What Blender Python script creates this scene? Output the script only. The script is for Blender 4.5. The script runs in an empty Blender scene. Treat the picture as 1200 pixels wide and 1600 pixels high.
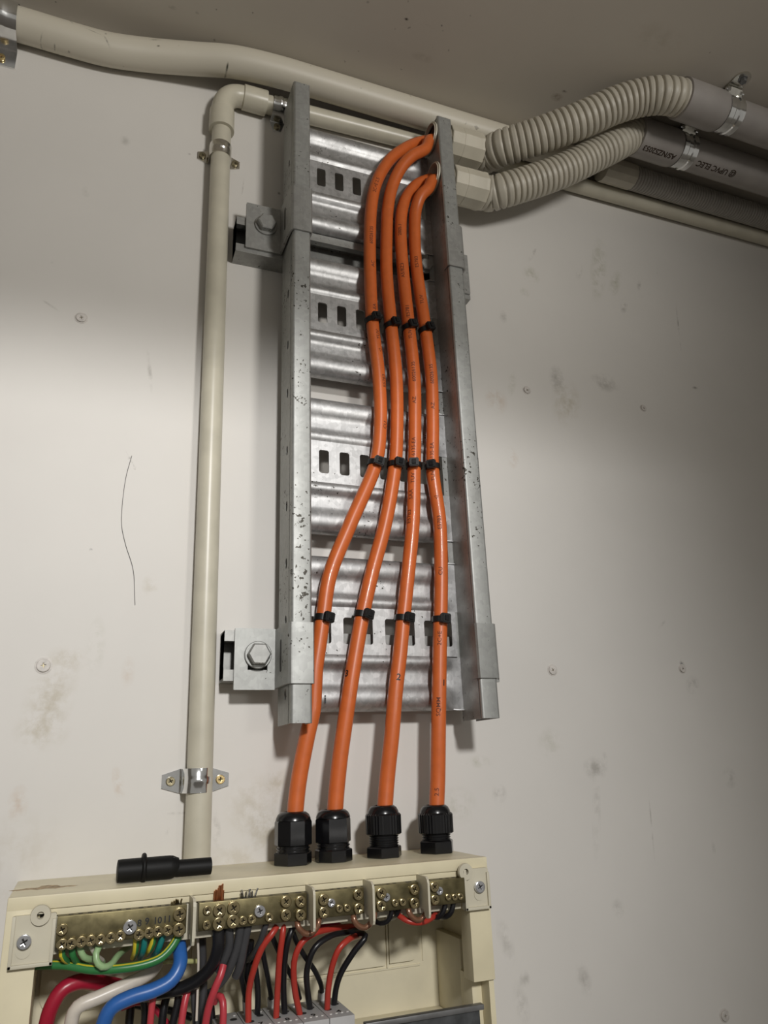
import bpy, bmesh, math, random
from mathutils import Vector, Matrix
random.seed(7)
S = bpy.context.scene
C = S.collection
# ------------------------------------------------------------------ camera
CAM_F, YAW, PIT, ROL, DIST = 1167.68, 0.382875, 0.329218, -0.036897, 0.64
_cy, _sy = math.cos(YAW), math.sin(YAW)
FWD = Vector((_sy*math.cos(PIT), _cy*math.cos(PIT), math.sin(PIT)))
_r = Vector((_cy, -_sy, 0)); _u = _r.cross(FWD)
RGT = math.cos(ROL)*_r + math.sin(ROL)*_u
UPV = -math.sin(ROL)*_r + math.cos(ROL)*_u
cd = bpy.data.cameras.new('camera'); cam = bpy.data.objects.new('camera', cd); C.objects.link(cam)
cd.sensor_fit = 'VERTICAL'; cd.sensor_height = 36; cd.lens = 36*CAM_F/1600; cd.clip_start = 0.02
M = Matrix((RGT, UPV, -FWD)).transposed().to_4x4(); M.translation = Vector((0, -DIST, 0))
cam.matrix_world = M; S.camera = cam
# ------------------------------------------------------------------ light
W = bpy.data.worlds.new('room_light'); S.world = W; W.use_nodes = True
W.node_tree.nodes['Background'].inputs[0].default_value = (1.0, 0.955, 0.87, 1)
W.node_tree.nodes['Background'].inputs[1].default_value = 0.25
def aim(o, t): o.rotation_euler = (Vector(t)-o.location).to_track_quat('-Z', 'Y').to_euler()
def spot(name, loc, tgt, power, size, blend, rad, col):
    l = bpy.data.lights.new(name, 'SPOT'); l.energy = power; l.spot_size = math.radians(size); l.spot_blend = blend
    l.shadow_soft_size = rad; l.color = col
    o = bpy.data.objects.new(name, l); C.objects.link(o); o.location = loc; aim(o, tgt); return o
def area(name, loc, tgt, power, sx, sy, col):
    l = bpy.data.lights.new(name, 'AREA'); l.shape = 'RECTANGLE'; l.size = sx; l.size_y = sy; l.energy = power; l.color = col
    o = bpy.data.objects.new(name, l); C.objects.link(o); o.location = loc; aim(o, tgt); return o
spot('room_lamp', (0.02, -3.3, 1.34), (0.05, 0, 0.03), 315, 23.0, 1.0, 0.16, (1.0, 0.985, 0.965))
spot('side_lamp', (1.0, -2.5, 0.30), (0.05, 0, 0.78), 120, 34, 1.0, 0.2, (1.0, 0.97, 0.92))
S.view_settings.view_transform = 'Standard'; S.view_settings.look = 'None'
S.view_settings.gamma = 1; S.view_settings.use_curve_mapping = False
S.view_settings.exposure = 0.0

# ------------------------------------------------------------------ measuring: picture point -> point on the plane d mm in front of the wall (mm)
def P(px, py, d):
    v = FWD + RGT*(px-600)/CAM_F - UPV*(py-800)/CAM_F
    t = (DIST-d/1000)/v.y
    return Vector((v.x*t*1000, d, v.z*t*1000))
CEIL = 736
def PZ(px, py, z):
    v = FWD + RGT*(px-600)/CAM_F - UPV*(py-800)/CAM_F; t = z/1000/v.z; return Vector((v.x*t*1000, (DIST-v.y*t)*1000, z))
def QC(px, py): p = PZ(px, py, CEIL); return Vector((p.x/1000, -p.y/1000, p.z/1000))
def V(x, d, z): return Vector((x/1000, -d/1000, z/1000))   # mm (x right, d out of the wall, z up) -> metres
def Q(px, py, d): p = P(px, py, d); return V(p.x, p.y, p.z)

# ------------------------------------------------------------------ materials
MT = {}
def nodes(name):
    m = bpy.data.materials.new(name); m.use_nodes = True; nt = m.node_tree
    b = nt.nodes['Principled BSDF']; return m, nt, b
def N(nt, t, **kw):
    n = nt.nodes.new(t)
    for k, v in kw.items():
        if hasattr(n, k): setattr(n, k, v)
        else: n.inputs[k].default_value = v
    return n
def mat(name, col, rough=0.45, metal=0.0, var=0.06, scale=60, bump=0.0, coat=0.0, spec=0.5, noise_rough=0.0):
    m, nt, b = nodes(name); L = nt.links.new
    b.inputs['Roughness'].default_value = rough; b.inputs['Metallic'].default_value = metal
    b.inputs['Specular IOR Level'].default_value = spec; b.inputs['Coat Weight'].default_value = coat
    g = N(nt, 'ShaderNodeNewGeometry'); n = N(nt, 'ShaderNodeTexNoise', Scale=scale, Detail=5.0)
    L(g.outputs['Position'], n.inputs['Vector'])
    r = N(nt, 'ShaderNodeMapRange'); r.inputs[1].default_value = .3; r.inputs[2].default_value = .7
    r.inputs[3].default_value = 1-var*1.5; r.inputs[4].default_value = 1+var
    L(n.outputs['Fac'], r.inputs[0])
    mx = N(nt, 'ShaderNodeVectorMath', operation='SCALE'); mx.inputs[0].default_value = col[:3]
    L(r.outputs[0], mx.inputs['Scale']); L(mx.outputs[0], b.inputs['Base Color'])
    if noise_rough:
        r2 = N(nt, 'ShaderNodeMapRange'); r2.inputs[3].default_value = rough-noise_rough; r2.inputs[4].default_value = rough+noise_rough
        L(n.outputs['Fac'], r2.inputs[0]); L(r2.outputs[0], b.inputs['Roughness'])
    if bump:
        bp = N(nt, 'ShaderNodeBump', Strength=bump, Distance=0.0006); L(n.outputs['Fac'], bp.inputs['Height']); L(bp.outputs[0], b.inputs['Normal'])
    MT[name] = m; return m
def galvanised(name, base, rough, pits, contrast):
    m, nt, b = nodes(name); L = nt.links.new; b.inputs['Metallic'].default_value = 0.6 if name != 'galvanised_rung' else 0.85
    g = N(nt, 'ShaderNodeNewGeometry')
    vo = N(nt, 'ShaderNodeTexVoronoi', Scale=260.0); L(g.outputs['Position'], vo.inputs['Vector'])
    sp = N(nt, 'ShaderNodeSeparateColor'); L(vo.outputs['Color'], sp.inputs[0])
    n1 = N(nt, 'ShaderNodeTexNoise', Scale=45.0, Detail=6.0); L(g.outputs['Position'], n1.inputs['Vector'])
    mp = N(nt, 'ShaderNodeMapping'); mp.inputs['Scale'].default_value = (900, 900, 60); mp.inputs['Rotation'].default_value = (0, .6, 0)
    L(g.outputs['Position'], mp.inputs['Vector'])
    n2 = N(nt, 'ShaderNodeTexNoise', Scale=1.0, Detail=3.0); L(mp.outputs[0], n2.inputs['Vector'])
    a = N(nt, 'ShaderNodeMath', operation='MULTIPLY_ADD'); a.inputs[1].default_value = contrast; L(sp.outputs[0], a.inputs[0]); a.inputs[2].default_value = 1-contrast*.9
    c = N(nt, 'ShaderNodeMath', operation='MULTIPLY_ADD'); c.inputs[1].default_value = contrast*1.2; L(n1.outputs['Fac'], c.inputs[0]); L(a.outputs[0], c.inputs[2])
    c2 = N(nt, 'ShaderNodeMath', operation='MULTIPLY_ADD'); c2.inputs[1].default_value = contrast; L(n2.outputs['Fac'], c2.inputs[0]); L(c.outputs[0], c2.inputs[2])
    e = N(nt, 'ShaderNodeMath', operation='SUBTRACT'); L(c2.outputs[0], e.inputs[0]); e.inputs[1].default_value = contrast
    # pits: scattered dark specks where the coating has gone
    n3 = N(nt, 'ShaderNodeTexNoise', Scale=330.0, Detail=2.0); L(g.outputs['Position'], n3.inputs['Vector'])
    n4 = N(nt, 'ShaderNodeTexNoise', Scale=24.0, Detail=2.0); L(g.outputs['Position'], n4.inputs['Vector'])
    ad = N(nt, 'ShaderNodeMath', operation='MULTIPLY_ADD'); ad.inputs[1].default_value = .55; L(n4.outputs['Fac'], ad.inputs[0]); L(n3.outputs['Fac'], ad.inputs[2])
    if name == 'galvanised':                                         # corroded patch low on the left rail
        pc = Q(474, 905, 62); pm = N(nt, 'ShaderNodeMapping', vector_type='TEXTURE'); pm.inputs['Location'].default_value = pc; pm.inputs['Scale'].default_value = (.011, .02, .075)
        L(g.outputs['Position'], pm.inputs['Vector']); pl = N(nt, 'ShaderNodeVectorMath', operation='LENGTH'); L(pm.outputs[0], pl.inputs[0])
        pf = N(nt, 'ShaderNodeMapRange'); pf.inputs[1].default_value = 1; pf.inputs[2].default_value = .3; pf.inputs[4].default_value = .14; L(pl.outputs['Value'], pf.inputs[0])
        ad2 = N(nt, 'ShaderNodeMath', operation='ADD'); L(ad.outputs[0], ad2.inputs[0]); L(pf.outputs[0], ad2.inputs[1]); ad = ad2
    pr = N(nt, 'ShaderNodeMapRange'); pr.inputs[1].default_value = pits; pr.inputs[2].default_value = pits+.03; L(ad.outputs[0], pr.inputs[0])
    cb = N(nt, 'ShaderNodeVectorMath', operation='SCALE'); cb.inputs[0].default_value = base; L(e.outputs[0], cb.inputs['Scale'])
    mx = N(nt, 'ShaderNodeMix', data_type='RGBA'); L(pr.outputs[0], mx.inputs[0]); L(cb.outputs[0], mx.inputs[6]); mx.inputs[7].default_value = (.06, .055, .045, 1)
    L(mx.outputs[2], b.inputs['Base Color'])
    rr = N(nt, 'ShaderNodeMath', operation='MULTIPLY_ADD'); rr.inputs[1].default_value = .25; L(n1.outputs['Fac'], rr.inputs[0]); rr.inputs[2].default_value = rough-.12
    L(rr.outputs[0], b.inputs['Roughness'])
    bp = N(nt, 'ShaderNodeBump', Strength=.25, Distance=.0004); L(n1.outputs['Fac'], bp.inputs['Height']); L(bp.outputs[0], b.inputs['Normal'])
    MT[name] = m; return m
galvanised('galvanised', (.37, .375, .36), .50, .985, .13)
galvanised('galvanised_rung', (.50, .50, .50), .50, 1.02, .24)
galvanised('galvanised_dull', (.36, .36, .345), .5, .99, .14)
mat('zinc', (.72, .70, .64), .24, 1, .12, 90)
mat('zinc_bright', (.85, .86, .86), .16, 1, .08, 90)
mat('steel_dark', (.23, .23, .23), .45, .7, .15, 70)
mat('dark_plate', (.10, .105, .11), .25, .6, .3, 90)
mat('orange', (.62, .135, .028), .36, 0, .05, 120, coat=.12)
mat('print_black', (.035, .02, .012), .6)
mat('print_brown', (.13, .03, .012), .6)
mat('marker', (.01, .01, .01), .5)
mat('black_plastic', (.006, .006, .007), .24, 0, .1, 200)
mat('tie_black', (.008, .008, .008), .38)
mat('black_rubber', (.005, .005, .005), .55, spec=.25)
mat('conduit', (.58, .545, .44), .34, 0, .06, 40)
mat('flex', (.50, .465, .385), .45, 0, .06, 60)
mat('flex_dark', (.34, .32, .29), .5)
mat('pvc_grey', (.33, .305, .285), .36, 0, .06, 40)
mat('coupling', (.58, .54, .44), .4, 0, .05, 50)
mat('cream', (.74, .67, .47), .4, 0, .05, 30)
mat('cream_inner', (.70, .64, .47), .45, 0, .05, 30)
mat('bar_mount', (.60, .56, .44), .45, 0, .04, 60)
mat('brass', (.175, .15, .08), .42, 1, .22, 130, noise_rough=.1)
mat('brass_screw', (.40, .33, .185), .25, 1, .15, 200)
mat('screw_zinc', (.75, .76, .80), .2, 1, .1, 200)
mat('screw_old', (.32, .28, .18), .38, .9, .25, 250)
mat('screw_gold', (.72, .55, .27), .3, 1, .1, 200)
mat('recess', (.02, .017, .012), .6)
mat('copper', (.72, .30, .14), .3, 1, .1, 200)
mat('copper_link', (.27, .13, .075), .22, .4, .15, 150, coat=.6)
mat('breaker', (.44, .435, .43), .5, 0, .03, 100)
mat('breaker_hole', (.02, .02, .02), .6)
mat('ferrule', (.62, .61, .58), .5)
mat('painted_screw', (.62, .585, .545), .5, 0, .1, 300)
for nm, c in dict(red=(.44, .042, .028), crimson=(.36, .012, .035), pink=(.50, .05, .065), black=(.010, .010, .012), grey=(.055, .055, .058), white=(.66, .60, .52),
                  blue=(.03, .13, .42), green=(.035, .19, .055), yellow=(.62, .50, .035), teal=(.01, .17, .16), pale_green=(.33, .50, .25), straw=(.50, .50, .22)).items():
    mat('wire_'+nm, c, .33, 0, .04, 200)

def painted(name, col, stains, speck, rough=.55, top=False):
    m, nt, b = nodes(name); L = nt.links.new; b.inputs['Roughness'].default_value = rough
    g = N(nt, 'ShaderNodeNewGeometry')
    n = N(nt, 'ShaderNodeTexNoise', Scale=4.0, Detail=6.0, Roughness=.6); L(g.outputs['Position'], n.inputs['Vector'])
    mr = N(nt, 'ShaderNodeMapRange'); mr.inputs[1].default_value = .35; mr.inputs[2].default_value = .7; mr.inputs[3].default_value = 1.02; mr.inputs[4].default_value = .95; L(n.outputs['Fac'], mr.inputs[0])
    cb = N(nt, 'ShaderNodeVectorMath', operation='SCALE'); cb.inputs[0].default_value = col; L(mr.outputs[0], cb.inputs['Scale'])
    cur = cb.outputs[0]
    br = N(nt, 'ShaderNodeTexNoise', Scale=70.0, Detail=5.0, Roughness=.65); L(g.outputs['Position'], br.inputs['Vector'])
    bm_ = N(nt, 'ShaderNodeMapRange'); bm_.inputs[1].default_value = .42; bm_.inputs[2].default_value = .62; L(br.outputs['Fac'], bm_.inputs[0])
    for (px, py, rx, rz, rot, st, tint) in stains:
        c = QC(px, py) if top is True else Q(px, py, top or 0)
        mp = N(nt, 'ShaderNodeMapping', vector_type='TEXTURE'); mp.inputs['Location'].default_value = (c.x, c.y if top is True else 0, c.z)
        mp.inputs['Rotation'].default_value = (0, math.radians(rot), 0); mp.inputs['Scale'].default_value = (rx/1000, rz/1000 if top is True else 1, 1 if top is True else rz/1000)
        L(g.outputs['Position'], mp.inputs['Vector'])
        ln = N(nt, 'ShaderNodeVectorMath', operation='LENGTH'); L(mp.outputs[0], ln.inputs[0])
        f = N(nt, 'ShaderNodeMapRange'); f.inputs[1].default_value = 1; f.inputs[2].default_value = .2; f.inputs[3].default_value = 0; f.inputs[4].default_value = st; L(ln.outputs['Value'], f.inputs[0])
        k = N(nt, 'ShaderNodeMath', operation='MULTIPLY'); L(f.outputs[0], k.inputs[0]); L(bm_.outputs[0], k.inputs[1])
        mx = N(nt, 'ShaderNodeMix', data_type='RGBA'); L(k.outputs[0], mx.inputs[0]); L(cur, mx.inputs[6]); mx.inputs[7].default_value = (*tint, 1); cur = mx.outputs[2]
    sn = N(nt, 'ShaderNodeTexNoise', Scale=95.0, Detail=2.0); L(g.outputs['Position'], sn.inputs['Vector'])
    sm = N(nt, 'ShaderNodeMapRange'); sm.inputs[1].default_value = speck; sm.inputs[2].default_value = speck+.04; sm.inputs[4].default_value = .55; L(sn.outputs['Fac'], sm.inputs[0])
    mx = N(nt, 'ShaderNodeMix', data_type='RGBA'); L(sm.outputs[0], mx.inputs[0]); L(cur, mx.inputs[6]); mx.inputs[7].default_value = (.16, .14, .11, 1)
    L(mx.outputs[2], b.inputs['Base Color'])
    bp = N(nt, 'ShaderNodeBump', Strength=.05, Distance=.001); L(br.outputs['Fac'], bp.inputs['Height']); L(bp.outputs[0], b.inputs['Normal'])
    MT[name] = m
BR, GY, GR, PK = (.42, .36, .24), (.25, .23, .2), (.33, .33, .22), (.52, .38, .27)
painted('wall_paint', (.70, .675, .635), [
    (935, 420, 14, 55, 12, .55, GR), (960, 445, 9, 30, 25, .5, GR), (830, 430, 14, 14, 0, .5, GR), (905, 425, 5, 14, 20, .6, GY), (832, 398, 3, 14, 30, .7, GY),
    (998, 447, 4, 10, 20, .7, GY), (1028, 427, 3, 10, 10, .5, GY), (786, 495, 6, 10, 0, .5, GY), (820, 458, 8, 8, 0, .4, GR), (975, 478, 6, 16, 20, .5, GY),
    (872, 595, 14, 22, 0, .55, GY), (885, 630, 22, 34, 20, .5, BR), (945, 598, 24, 14, 0, .5, GY), (775, 625, 16, 20, 0, .5, PK), (800, 715, 9, 14, 0, .5, PK), (800, 600, 6, 18, 15, .4, GR),
    (1060, 510, 1.6, 40, 5, .7, GY), (1086, 606, 6, 2.5, 0, .9, GY), (1066, 1037, 4, 5, 0, 1, (.03, .03, .03)), (1082, 1070, 12, 10, -40, .5, GY), (1035, 975, 9, 2, -40, .6, GY),
    (930, 1200, 16, 12, 0, .5, GY), (945, 1185, 4, 7, 0, .5, GY), (932, 1270, 6, 50, 8, .3, GY), (1018, 1290, 1.2, 36, 4, .5, GY), (1140, 1215, 10, 12, 0, .4, GY),
    (780, 1240, 9, 9, 0, .45, GY), (912, 1530, 8, 16, -15, .45, GY), (820, 1530, 6, 8, 0, .45, GY), (815, 1570, 8, 20, -10, .35, GY), (860, 1160, 16, 16, 0, .3, GR),
    (750, 1190, 16, 6, 0, .4, GR), (715, 1260, 22, 18, 0, .3, GR), (790, 1470, 8, 22, -15, .3, GY), (1115, 1325, 3, 7, 0, .5, GY), (965, 1420, 9, 9, 0, .4, GY),
    (78, 1090, 20, 38, 12, .5, BR), (65, 1140, 22, 18, 0, .4, BR), (105, 1030, 18, 12, 0, .35, BR), (150, 1010, 8, 26, 0, .3, GR), (28, 1255, 8, 14, 0, .55, PK), (185, 1225, 5, 14, -15, .55, PK),
    (200, 1050, 6, 14, 0, .35, PK), (235, 915, 8, 10, 0, .4, BR), (415, 1295, 18, 20, 0, .5, BR), (432, 1225, 12, 18, 10, .45, BR), (395, 1260, 26, 30, 0, .35, BR), (370, 1340, 40, 14, 0, .3, BR),
    (290, 1270, 18, 1.5, 0, .6, GY), (240, 1362, 26, 2, 0, .6, GY), (498, 1262, 2, 7, -20, .7, GY), (338, 1295, 4, 16, -5, .5, GY), (260, 1297, 3, 4, 0, .6, GY),
    (234, 580, 2.5, 24, -8, .5, GY), (202, 716, 2, 2, 0, 1, (.1, .08, .06)), (212, 732, 2, 2, 0, 1, (.1, .08, .06)), (207, 724, .8, 14, -30, .7, GY), (81, 410, 1.5, 1.5, 0, 1, GY), (142, 859, 1.6, 1.6, 0, 1, (.05, .05, .05)),
    (80, 478, 10, 1.5, 30, .5, GY), (195, 220, 6, 7, 0, .35, GY), (135, 300, 5, 7, 0, .35, GY), (380, 290, 1, 16, 5, .5, GY),
    (296, 241, 2, 2, 0, 1, (.04,.035,.03)), (436, 302, 2.2, 2.6, 0, 1, (.03,.03,.03)), (100, 1395, 60, 10, 0, .3, BR), (20, 1330, 40, 30, 0, .2, BR)], .80)
painted('conduit_pale', (.60, .56, .465), [(61, 57, 0.9, 7, 25, 0.9, (.05,.045,.03)), (111, 40, 1.6, 2.5, 0, 1, (.05,.045,.03)), (113, 44, 1.2, 1.2, 0, 1, (.05,.045,.03)), (85, 62, 1, 1, 0, 1, (.05,.045,.03)), (145, 58, 11, 0.8, 12, 0.8, (.05,.045,.03)), (165, 62, 1.4, 1.4, 0, 1, (.05,.045,.03)), (167, 72, 1.2, 7, -35, 0.9, (.05,.045,.03)), (243, 74, 9, 1.0, -20, 0.9, (.05,.045,.03)), (246, 84, 2.2, 1.2, -20, 0.9, (.05,.045,.03)), (340, 85, 2.5, 3.5, 0, 0.8, (.05,.045,.03)), (352, 119, 1.5, 3, 0, 1, (.05,.045,.03)), (33, 20, 1, 1, 0, 1, (.05,.045,.03)), (44, 19, 1.2, 1.2, 0, 1, (.05,.045,.03)), (500, 120, 1.2, 1, 0, 0.7, (.05,.045,.03))], .72, .45, 26)
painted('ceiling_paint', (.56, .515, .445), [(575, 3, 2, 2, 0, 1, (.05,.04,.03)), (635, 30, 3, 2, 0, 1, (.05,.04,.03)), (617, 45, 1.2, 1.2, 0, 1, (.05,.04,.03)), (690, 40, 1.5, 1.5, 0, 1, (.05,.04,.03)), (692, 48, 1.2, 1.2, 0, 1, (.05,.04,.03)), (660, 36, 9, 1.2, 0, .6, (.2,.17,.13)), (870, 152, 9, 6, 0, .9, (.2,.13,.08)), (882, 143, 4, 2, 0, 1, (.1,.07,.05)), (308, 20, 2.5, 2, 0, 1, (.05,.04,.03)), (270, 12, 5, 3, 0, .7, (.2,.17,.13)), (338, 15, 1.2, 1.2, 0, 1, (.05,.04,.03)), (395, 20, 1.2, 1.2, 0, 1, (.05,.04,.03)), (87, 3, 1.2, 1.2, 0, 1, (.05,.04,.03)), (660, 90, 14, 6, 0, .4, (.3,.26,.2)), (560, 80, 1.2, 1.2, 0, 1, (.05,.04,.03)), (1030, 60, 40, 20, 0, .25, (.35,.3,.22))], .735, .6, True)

# ------------------------------------------------------------------ mesh helpers (all coordinates in mm: x right, d out of the wall, z up)
WL = {}
def link(name, me, m, parent=None, smooth=35):
    """me holds world-space metres; re-origin it to its own base (top level) or to its parent"""
    o = bpy.data.objects.new(name, me); C.objects.link(o)
    vs = [v.co for v in me.vertices]
    mn = [min(v[i] for v in vs) for i in range(3)]; mxx = [max(v[i] for v in vs) for i in range(3)]
    org = Vector(((mn[0]+mxx[0])/2, (mn[1]+mxx[1])/2, mn[2]))
    me.transform(Matrix.Translation(-org))
    if parent: o.parent = parent; o.location = org-WL[parent.name]
    else: o.location = org
    WL[o.name] = org
    for mm in (m if isinstance(m, (list, tuple)) else [m]): me.materials.append(MT[mm])
    if smooth:
        for p in me.polygons: p.use_smooth = True
        me.set_sharp_from_angle(angle=math.radians(smooth))
    return o
def obj(name, bm, m, parent=None, smooth=35):
    bmesh.ops.recalc_face_normals(bm, faces=bm.faces[:])
    me = bpy.data.meshes.new(name); bm.to_mesh(me); bm.free()
    return link(name, me, m, parent, smooth)
def thing(name, label, cat, loc, group=None):
    o = bpy.data.objects.new(name, None); C.objects.link(o); o.empty_display_size = .02
    o.location = loc; WL[o.name] = Vector(loc); return tag(o, label, cat, group)
def tag(o, label=None, cat=None, group=None, kind=None):
    if label: o['label'] = label
    if cat: o['category'] = cat
    if group: o['group'] = group
    if kind: o['kind'] = kind
    return o
def tagc(o, label): o['label'] = label; return o
def B(): return bmesh.new()
def box(bm, x0, x1, d0, d1, z0, z1, bev=0.0, mi=0):
    vs = [bm.verts.new(V(x, d, z)) for x in (x0, x1) for d in (d0, d1) for z in (z0, z1)]
    fs = [bm.faces.new([vs[i] for i in q]) for q in ((0, 1, 3, 2), (4, 6, 7, 5), (0, 4, 5, 1), (2, 3, 7, 6), (0, 2, 6, 4), (1, 5, 7, 3))]
    bmesh.ops.recalc_face_normals(bm, faces=fs)
    for f in fs: f.material_index = mi
    if bev:
        es = list({e for f in fs for e in f.edges})
        bmesh.ops.bevel(bm, geom=es, offset=bev/1000, segments=2, profile=.6, affect='EDGES')
    return bm
def prism(bm, poly, d0, d1, mi=0):
    """poly: (x, z) outline pushed from depth d0 to d1"""
    a = [bm.verts.new(V(x, d0, z)) for x, z in poly]; b = [bm.verts.new(V(x, d1, z)) for x, z in poly]; n = len(poly)
    fs = [bm.faces.new(a), bm.faces.new(b[::-1])] + [bm.faces.new((a[i], a[(i+1) % n], b[(i+1) % n], b[i])) for i in range(n)]
    for f in fs: f.material_index = mi
    bmesh.ops.recalc_face_normals(bm, faces=fs)
    return bm
def rrect(x0, x1, z0, z1, r, n=4):
    o = []
    for cx, cz, a in ((x1-r, z1-r, 0), (x0+r, z1-r, 90), (x0+r, z0+r, 180), (x1-r, z0+r, 270)):
        for i in range(n+1):
            t = math.radians(a+90*i/n); o.append((cx+r*math.cos(t), cz+r*math.sin(t)))
    return o
def ngon(cx, cz, r, n, rot=0): return [(cx+r*math.cos(math.radians(rot)+2*math.pi*i/n), cz+r*math.sin(math.radians(rot)+2*math.pi*i/n)) for i in range(n)]
def plate(bm, outer, holes, t, mtx, bev=0.0):
    """flat plate with holes: outlines in (a, b) mm, thickness t, placed by matrix (a, b, normal -> metres)"""
    cu = bpy.data.curves.new('outline', 'CURVE'); cu.dimensions = '2D'; cu.fill_mode = 'BOTH'; cu.extrude = t/2000
    cu.bevel_depth = bev/1000; cu.bevel_resolution = 1
    for loop in [outer]+holes:
        s = cu.splines.new('POLY'); s.points.add(len(loop)-1); s.use_cyclic_u = True
        for p, q in zip(s.points, loop): p.co = (q[0]/1000, q[1]/1000, 0, 1)
    o = bpy.data.objects.new('outline', cu); me = o.to_mesh()
    me.transform(mtx); bm.from_mesh(me); o.to_mesh_clear()
    bpy.data.objects.remove(o); bpy.data.curves.remove(cu)
    return bm
def MXZ(d): return Matrix(((1, 0, 0, 0), (0, 0, -1, -d/1000), (0, 1, 0, 0), (0, 0, 0, 1)))       # plate in the x-z plane at depth d
def MDZ(x): return Matrix(((0, 0, 1, x/1000), (-1, 0, 0, 0), (0, 1, 0, 0), (0, 0, 0, 1)))        # plate in the d-z plane at x
def resample(pts, step):
    pts = [Vector(p) for p in pts]
    e = [2*pts[0]-pts[1]] + pts + [2*pts[-1]-pts[-2]]
    dense = []
    for i in range(1, len(e)-2):
        a, b, c, d = e[i-1:i+3]
        t0 = 0; t1 = max((b-a).length, 1e-7)**.5; t2 = t1+max((c-b).length, 1e-7)**.5; t3 = t2+max((d-c).length, 1e-7)**.5
        for k in range(12):                                          # centripetal Catmull-Rom
            t = t1+(t2-t1)*k/12
            A1 = a.lerp(b, (t-t0)/(t1-t0)); A2 = b.lerp(c, (t-t1)/(t2-t1)); A3 = c.lerp(d, (t-t2)/(t3-t2))
            B1 = A1.lerp(A2, (t-t0)/(t2-t0)); B2 = A2.lerp(A3, (t-t1)/(t3-t1)); dense.append(B1.lerp(B2, (t-t1)/(t2-t1)))
    dense.append(pts[-1])
    L = [0]
    for i in range(1, len(dense)): L.append(L[-1]+(dense[i]-dense[i-1]).length)
    n = max(2, int(L[-1]/step)); out = []; j = 0
    for k in range(n+1):
        s = L[-1]*k/n
        while j < len(L)-2 and L[j+1] < s: j += 1
        u = (s-L[j])/max(1e-9, L[j+1]-L[j]); out.append(dense[j].lerp(dense[j+1], u))
    return out, L[-1]
def ring_frame(pts, i, ref=None):
    T = (pts[min(i+1, len(pts)-1)]-pts[max(i-1, 0)]).normalized()
    return T
def tube(bm, pts, r, n=14, caps=True, mi=None, rf=None):
    """pts in metres, r in mm (number or function of index)"""
    T = (pts[1]-pts[0]).normalized(); up = Vector((0, -1, 0)) if abs(T.y) < .9 else Vector((0, 0, 1))
    A = (up-T*up.dot(T)).normalized(); rings = []
    for i, p in enumerate(pts):
        T = ring_frame(pts, i); A = (A-T*A.dot(T)).normalized(); Bv = T.cross(A)
        rr = (rf(i) if rf else r)/1000
        rings.append([bm.verts.new(p+(A*math.cos(2*math.pi*k/n)+Bv*math.sin(2*math.pi*k/n))*rr) for k in range(n)])
    for a, b in zip(rings, rings[1:]):
        for k in range(n):
            f = bm.faces.new((a[k], a[(k+1) % n], b[(k+1) % n], b[k]))
            if mi: f.material_index = mi(k, n)
    if caps:
        bm.faces.new(rings[0][::-1]); bm.faces.new(rings[-1])
    return bm
def mm(pts): return [V(*p) for p in pts]
def lathe(bm, prof, c, axis, n=24, mi=0, polygon=None):
    """prof: (radius, height) mm along axis from c (mm)"""
    ax = {'x': Vector((1, 0, 0)), 'd': Vector((0, -1, 0)), 'z': Vector((0, 0, 1))}[axis] if isinstance(axis, str) else axis.normalized()
    up = Vector((0, 0, 1)) if abs(ax.z) < .9 else Vector((0, -1, 0))
    A = (up-ax*up.dot(ax)).normalized(); Bv = ax.cross(A); c = V(*c); rings = []
    for r, h in prof:
        rings.append([bm.verts.new(c+ax*h/1000+(A*math.cos(2*math.pi*(k+.5)/n)+Bv*math.sin(2*math.pi*(k+.5)/n))*max(r, .02)/1000) for k in range(n)])
    fs = []
    for a, b in zip(rings, rings[1:]):
        fs += [bm.faces.new((a[k], a[(k+1) % n], b[(k+1) % n], b[k])) for k in range(n)]
    fs += [bm.faces.new(rings[0][::-1]), bm.faces.new(rings[-1])]
    for f in fs: f.material_index = mi
    return bm
def sweep_x(bm, prof, xs, kf, d0, th):
    """sheet of thickness th with profile (d, z) run along x; relief scaled by kf(x) about depth d0"""
    rows = []
    for x in xs:
        k = kf(x); fr = [(d0+(d-d0)*k, z) for d, z in prof]
        nrm = []
        for i in range(len(fr)):
            a = fr[max(i-1, 0)]; b = fr[min(i+1, len(fr)-1)]; t = Vector((b[0]-a[0], b[1]-a[1])).normalized(); nrm.append((t.y, -t.x))
        bk = [(p[0]+q[0]*th*s_, p[1]+q[1]*th*s_) for p, q in zip(fr, nrm) for s_ in [1]]
        rows.append([bm.verts.new(V(x, d, z)) for d, z in fr]+[bm.verts.new(V(x, d, z)) for d, z in bk[::-1]])
    n = len(rows[0])
    for a, b in zip(rows, rows[1:]):
        for i in range(n): bm.faces.new((a[i], a[(i+1) % n], b[(i+1) % n], b[i]))
    bm.faces.new(rows[0]); bm.faces.new(rows[-1][::-1]); return bm

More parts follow.
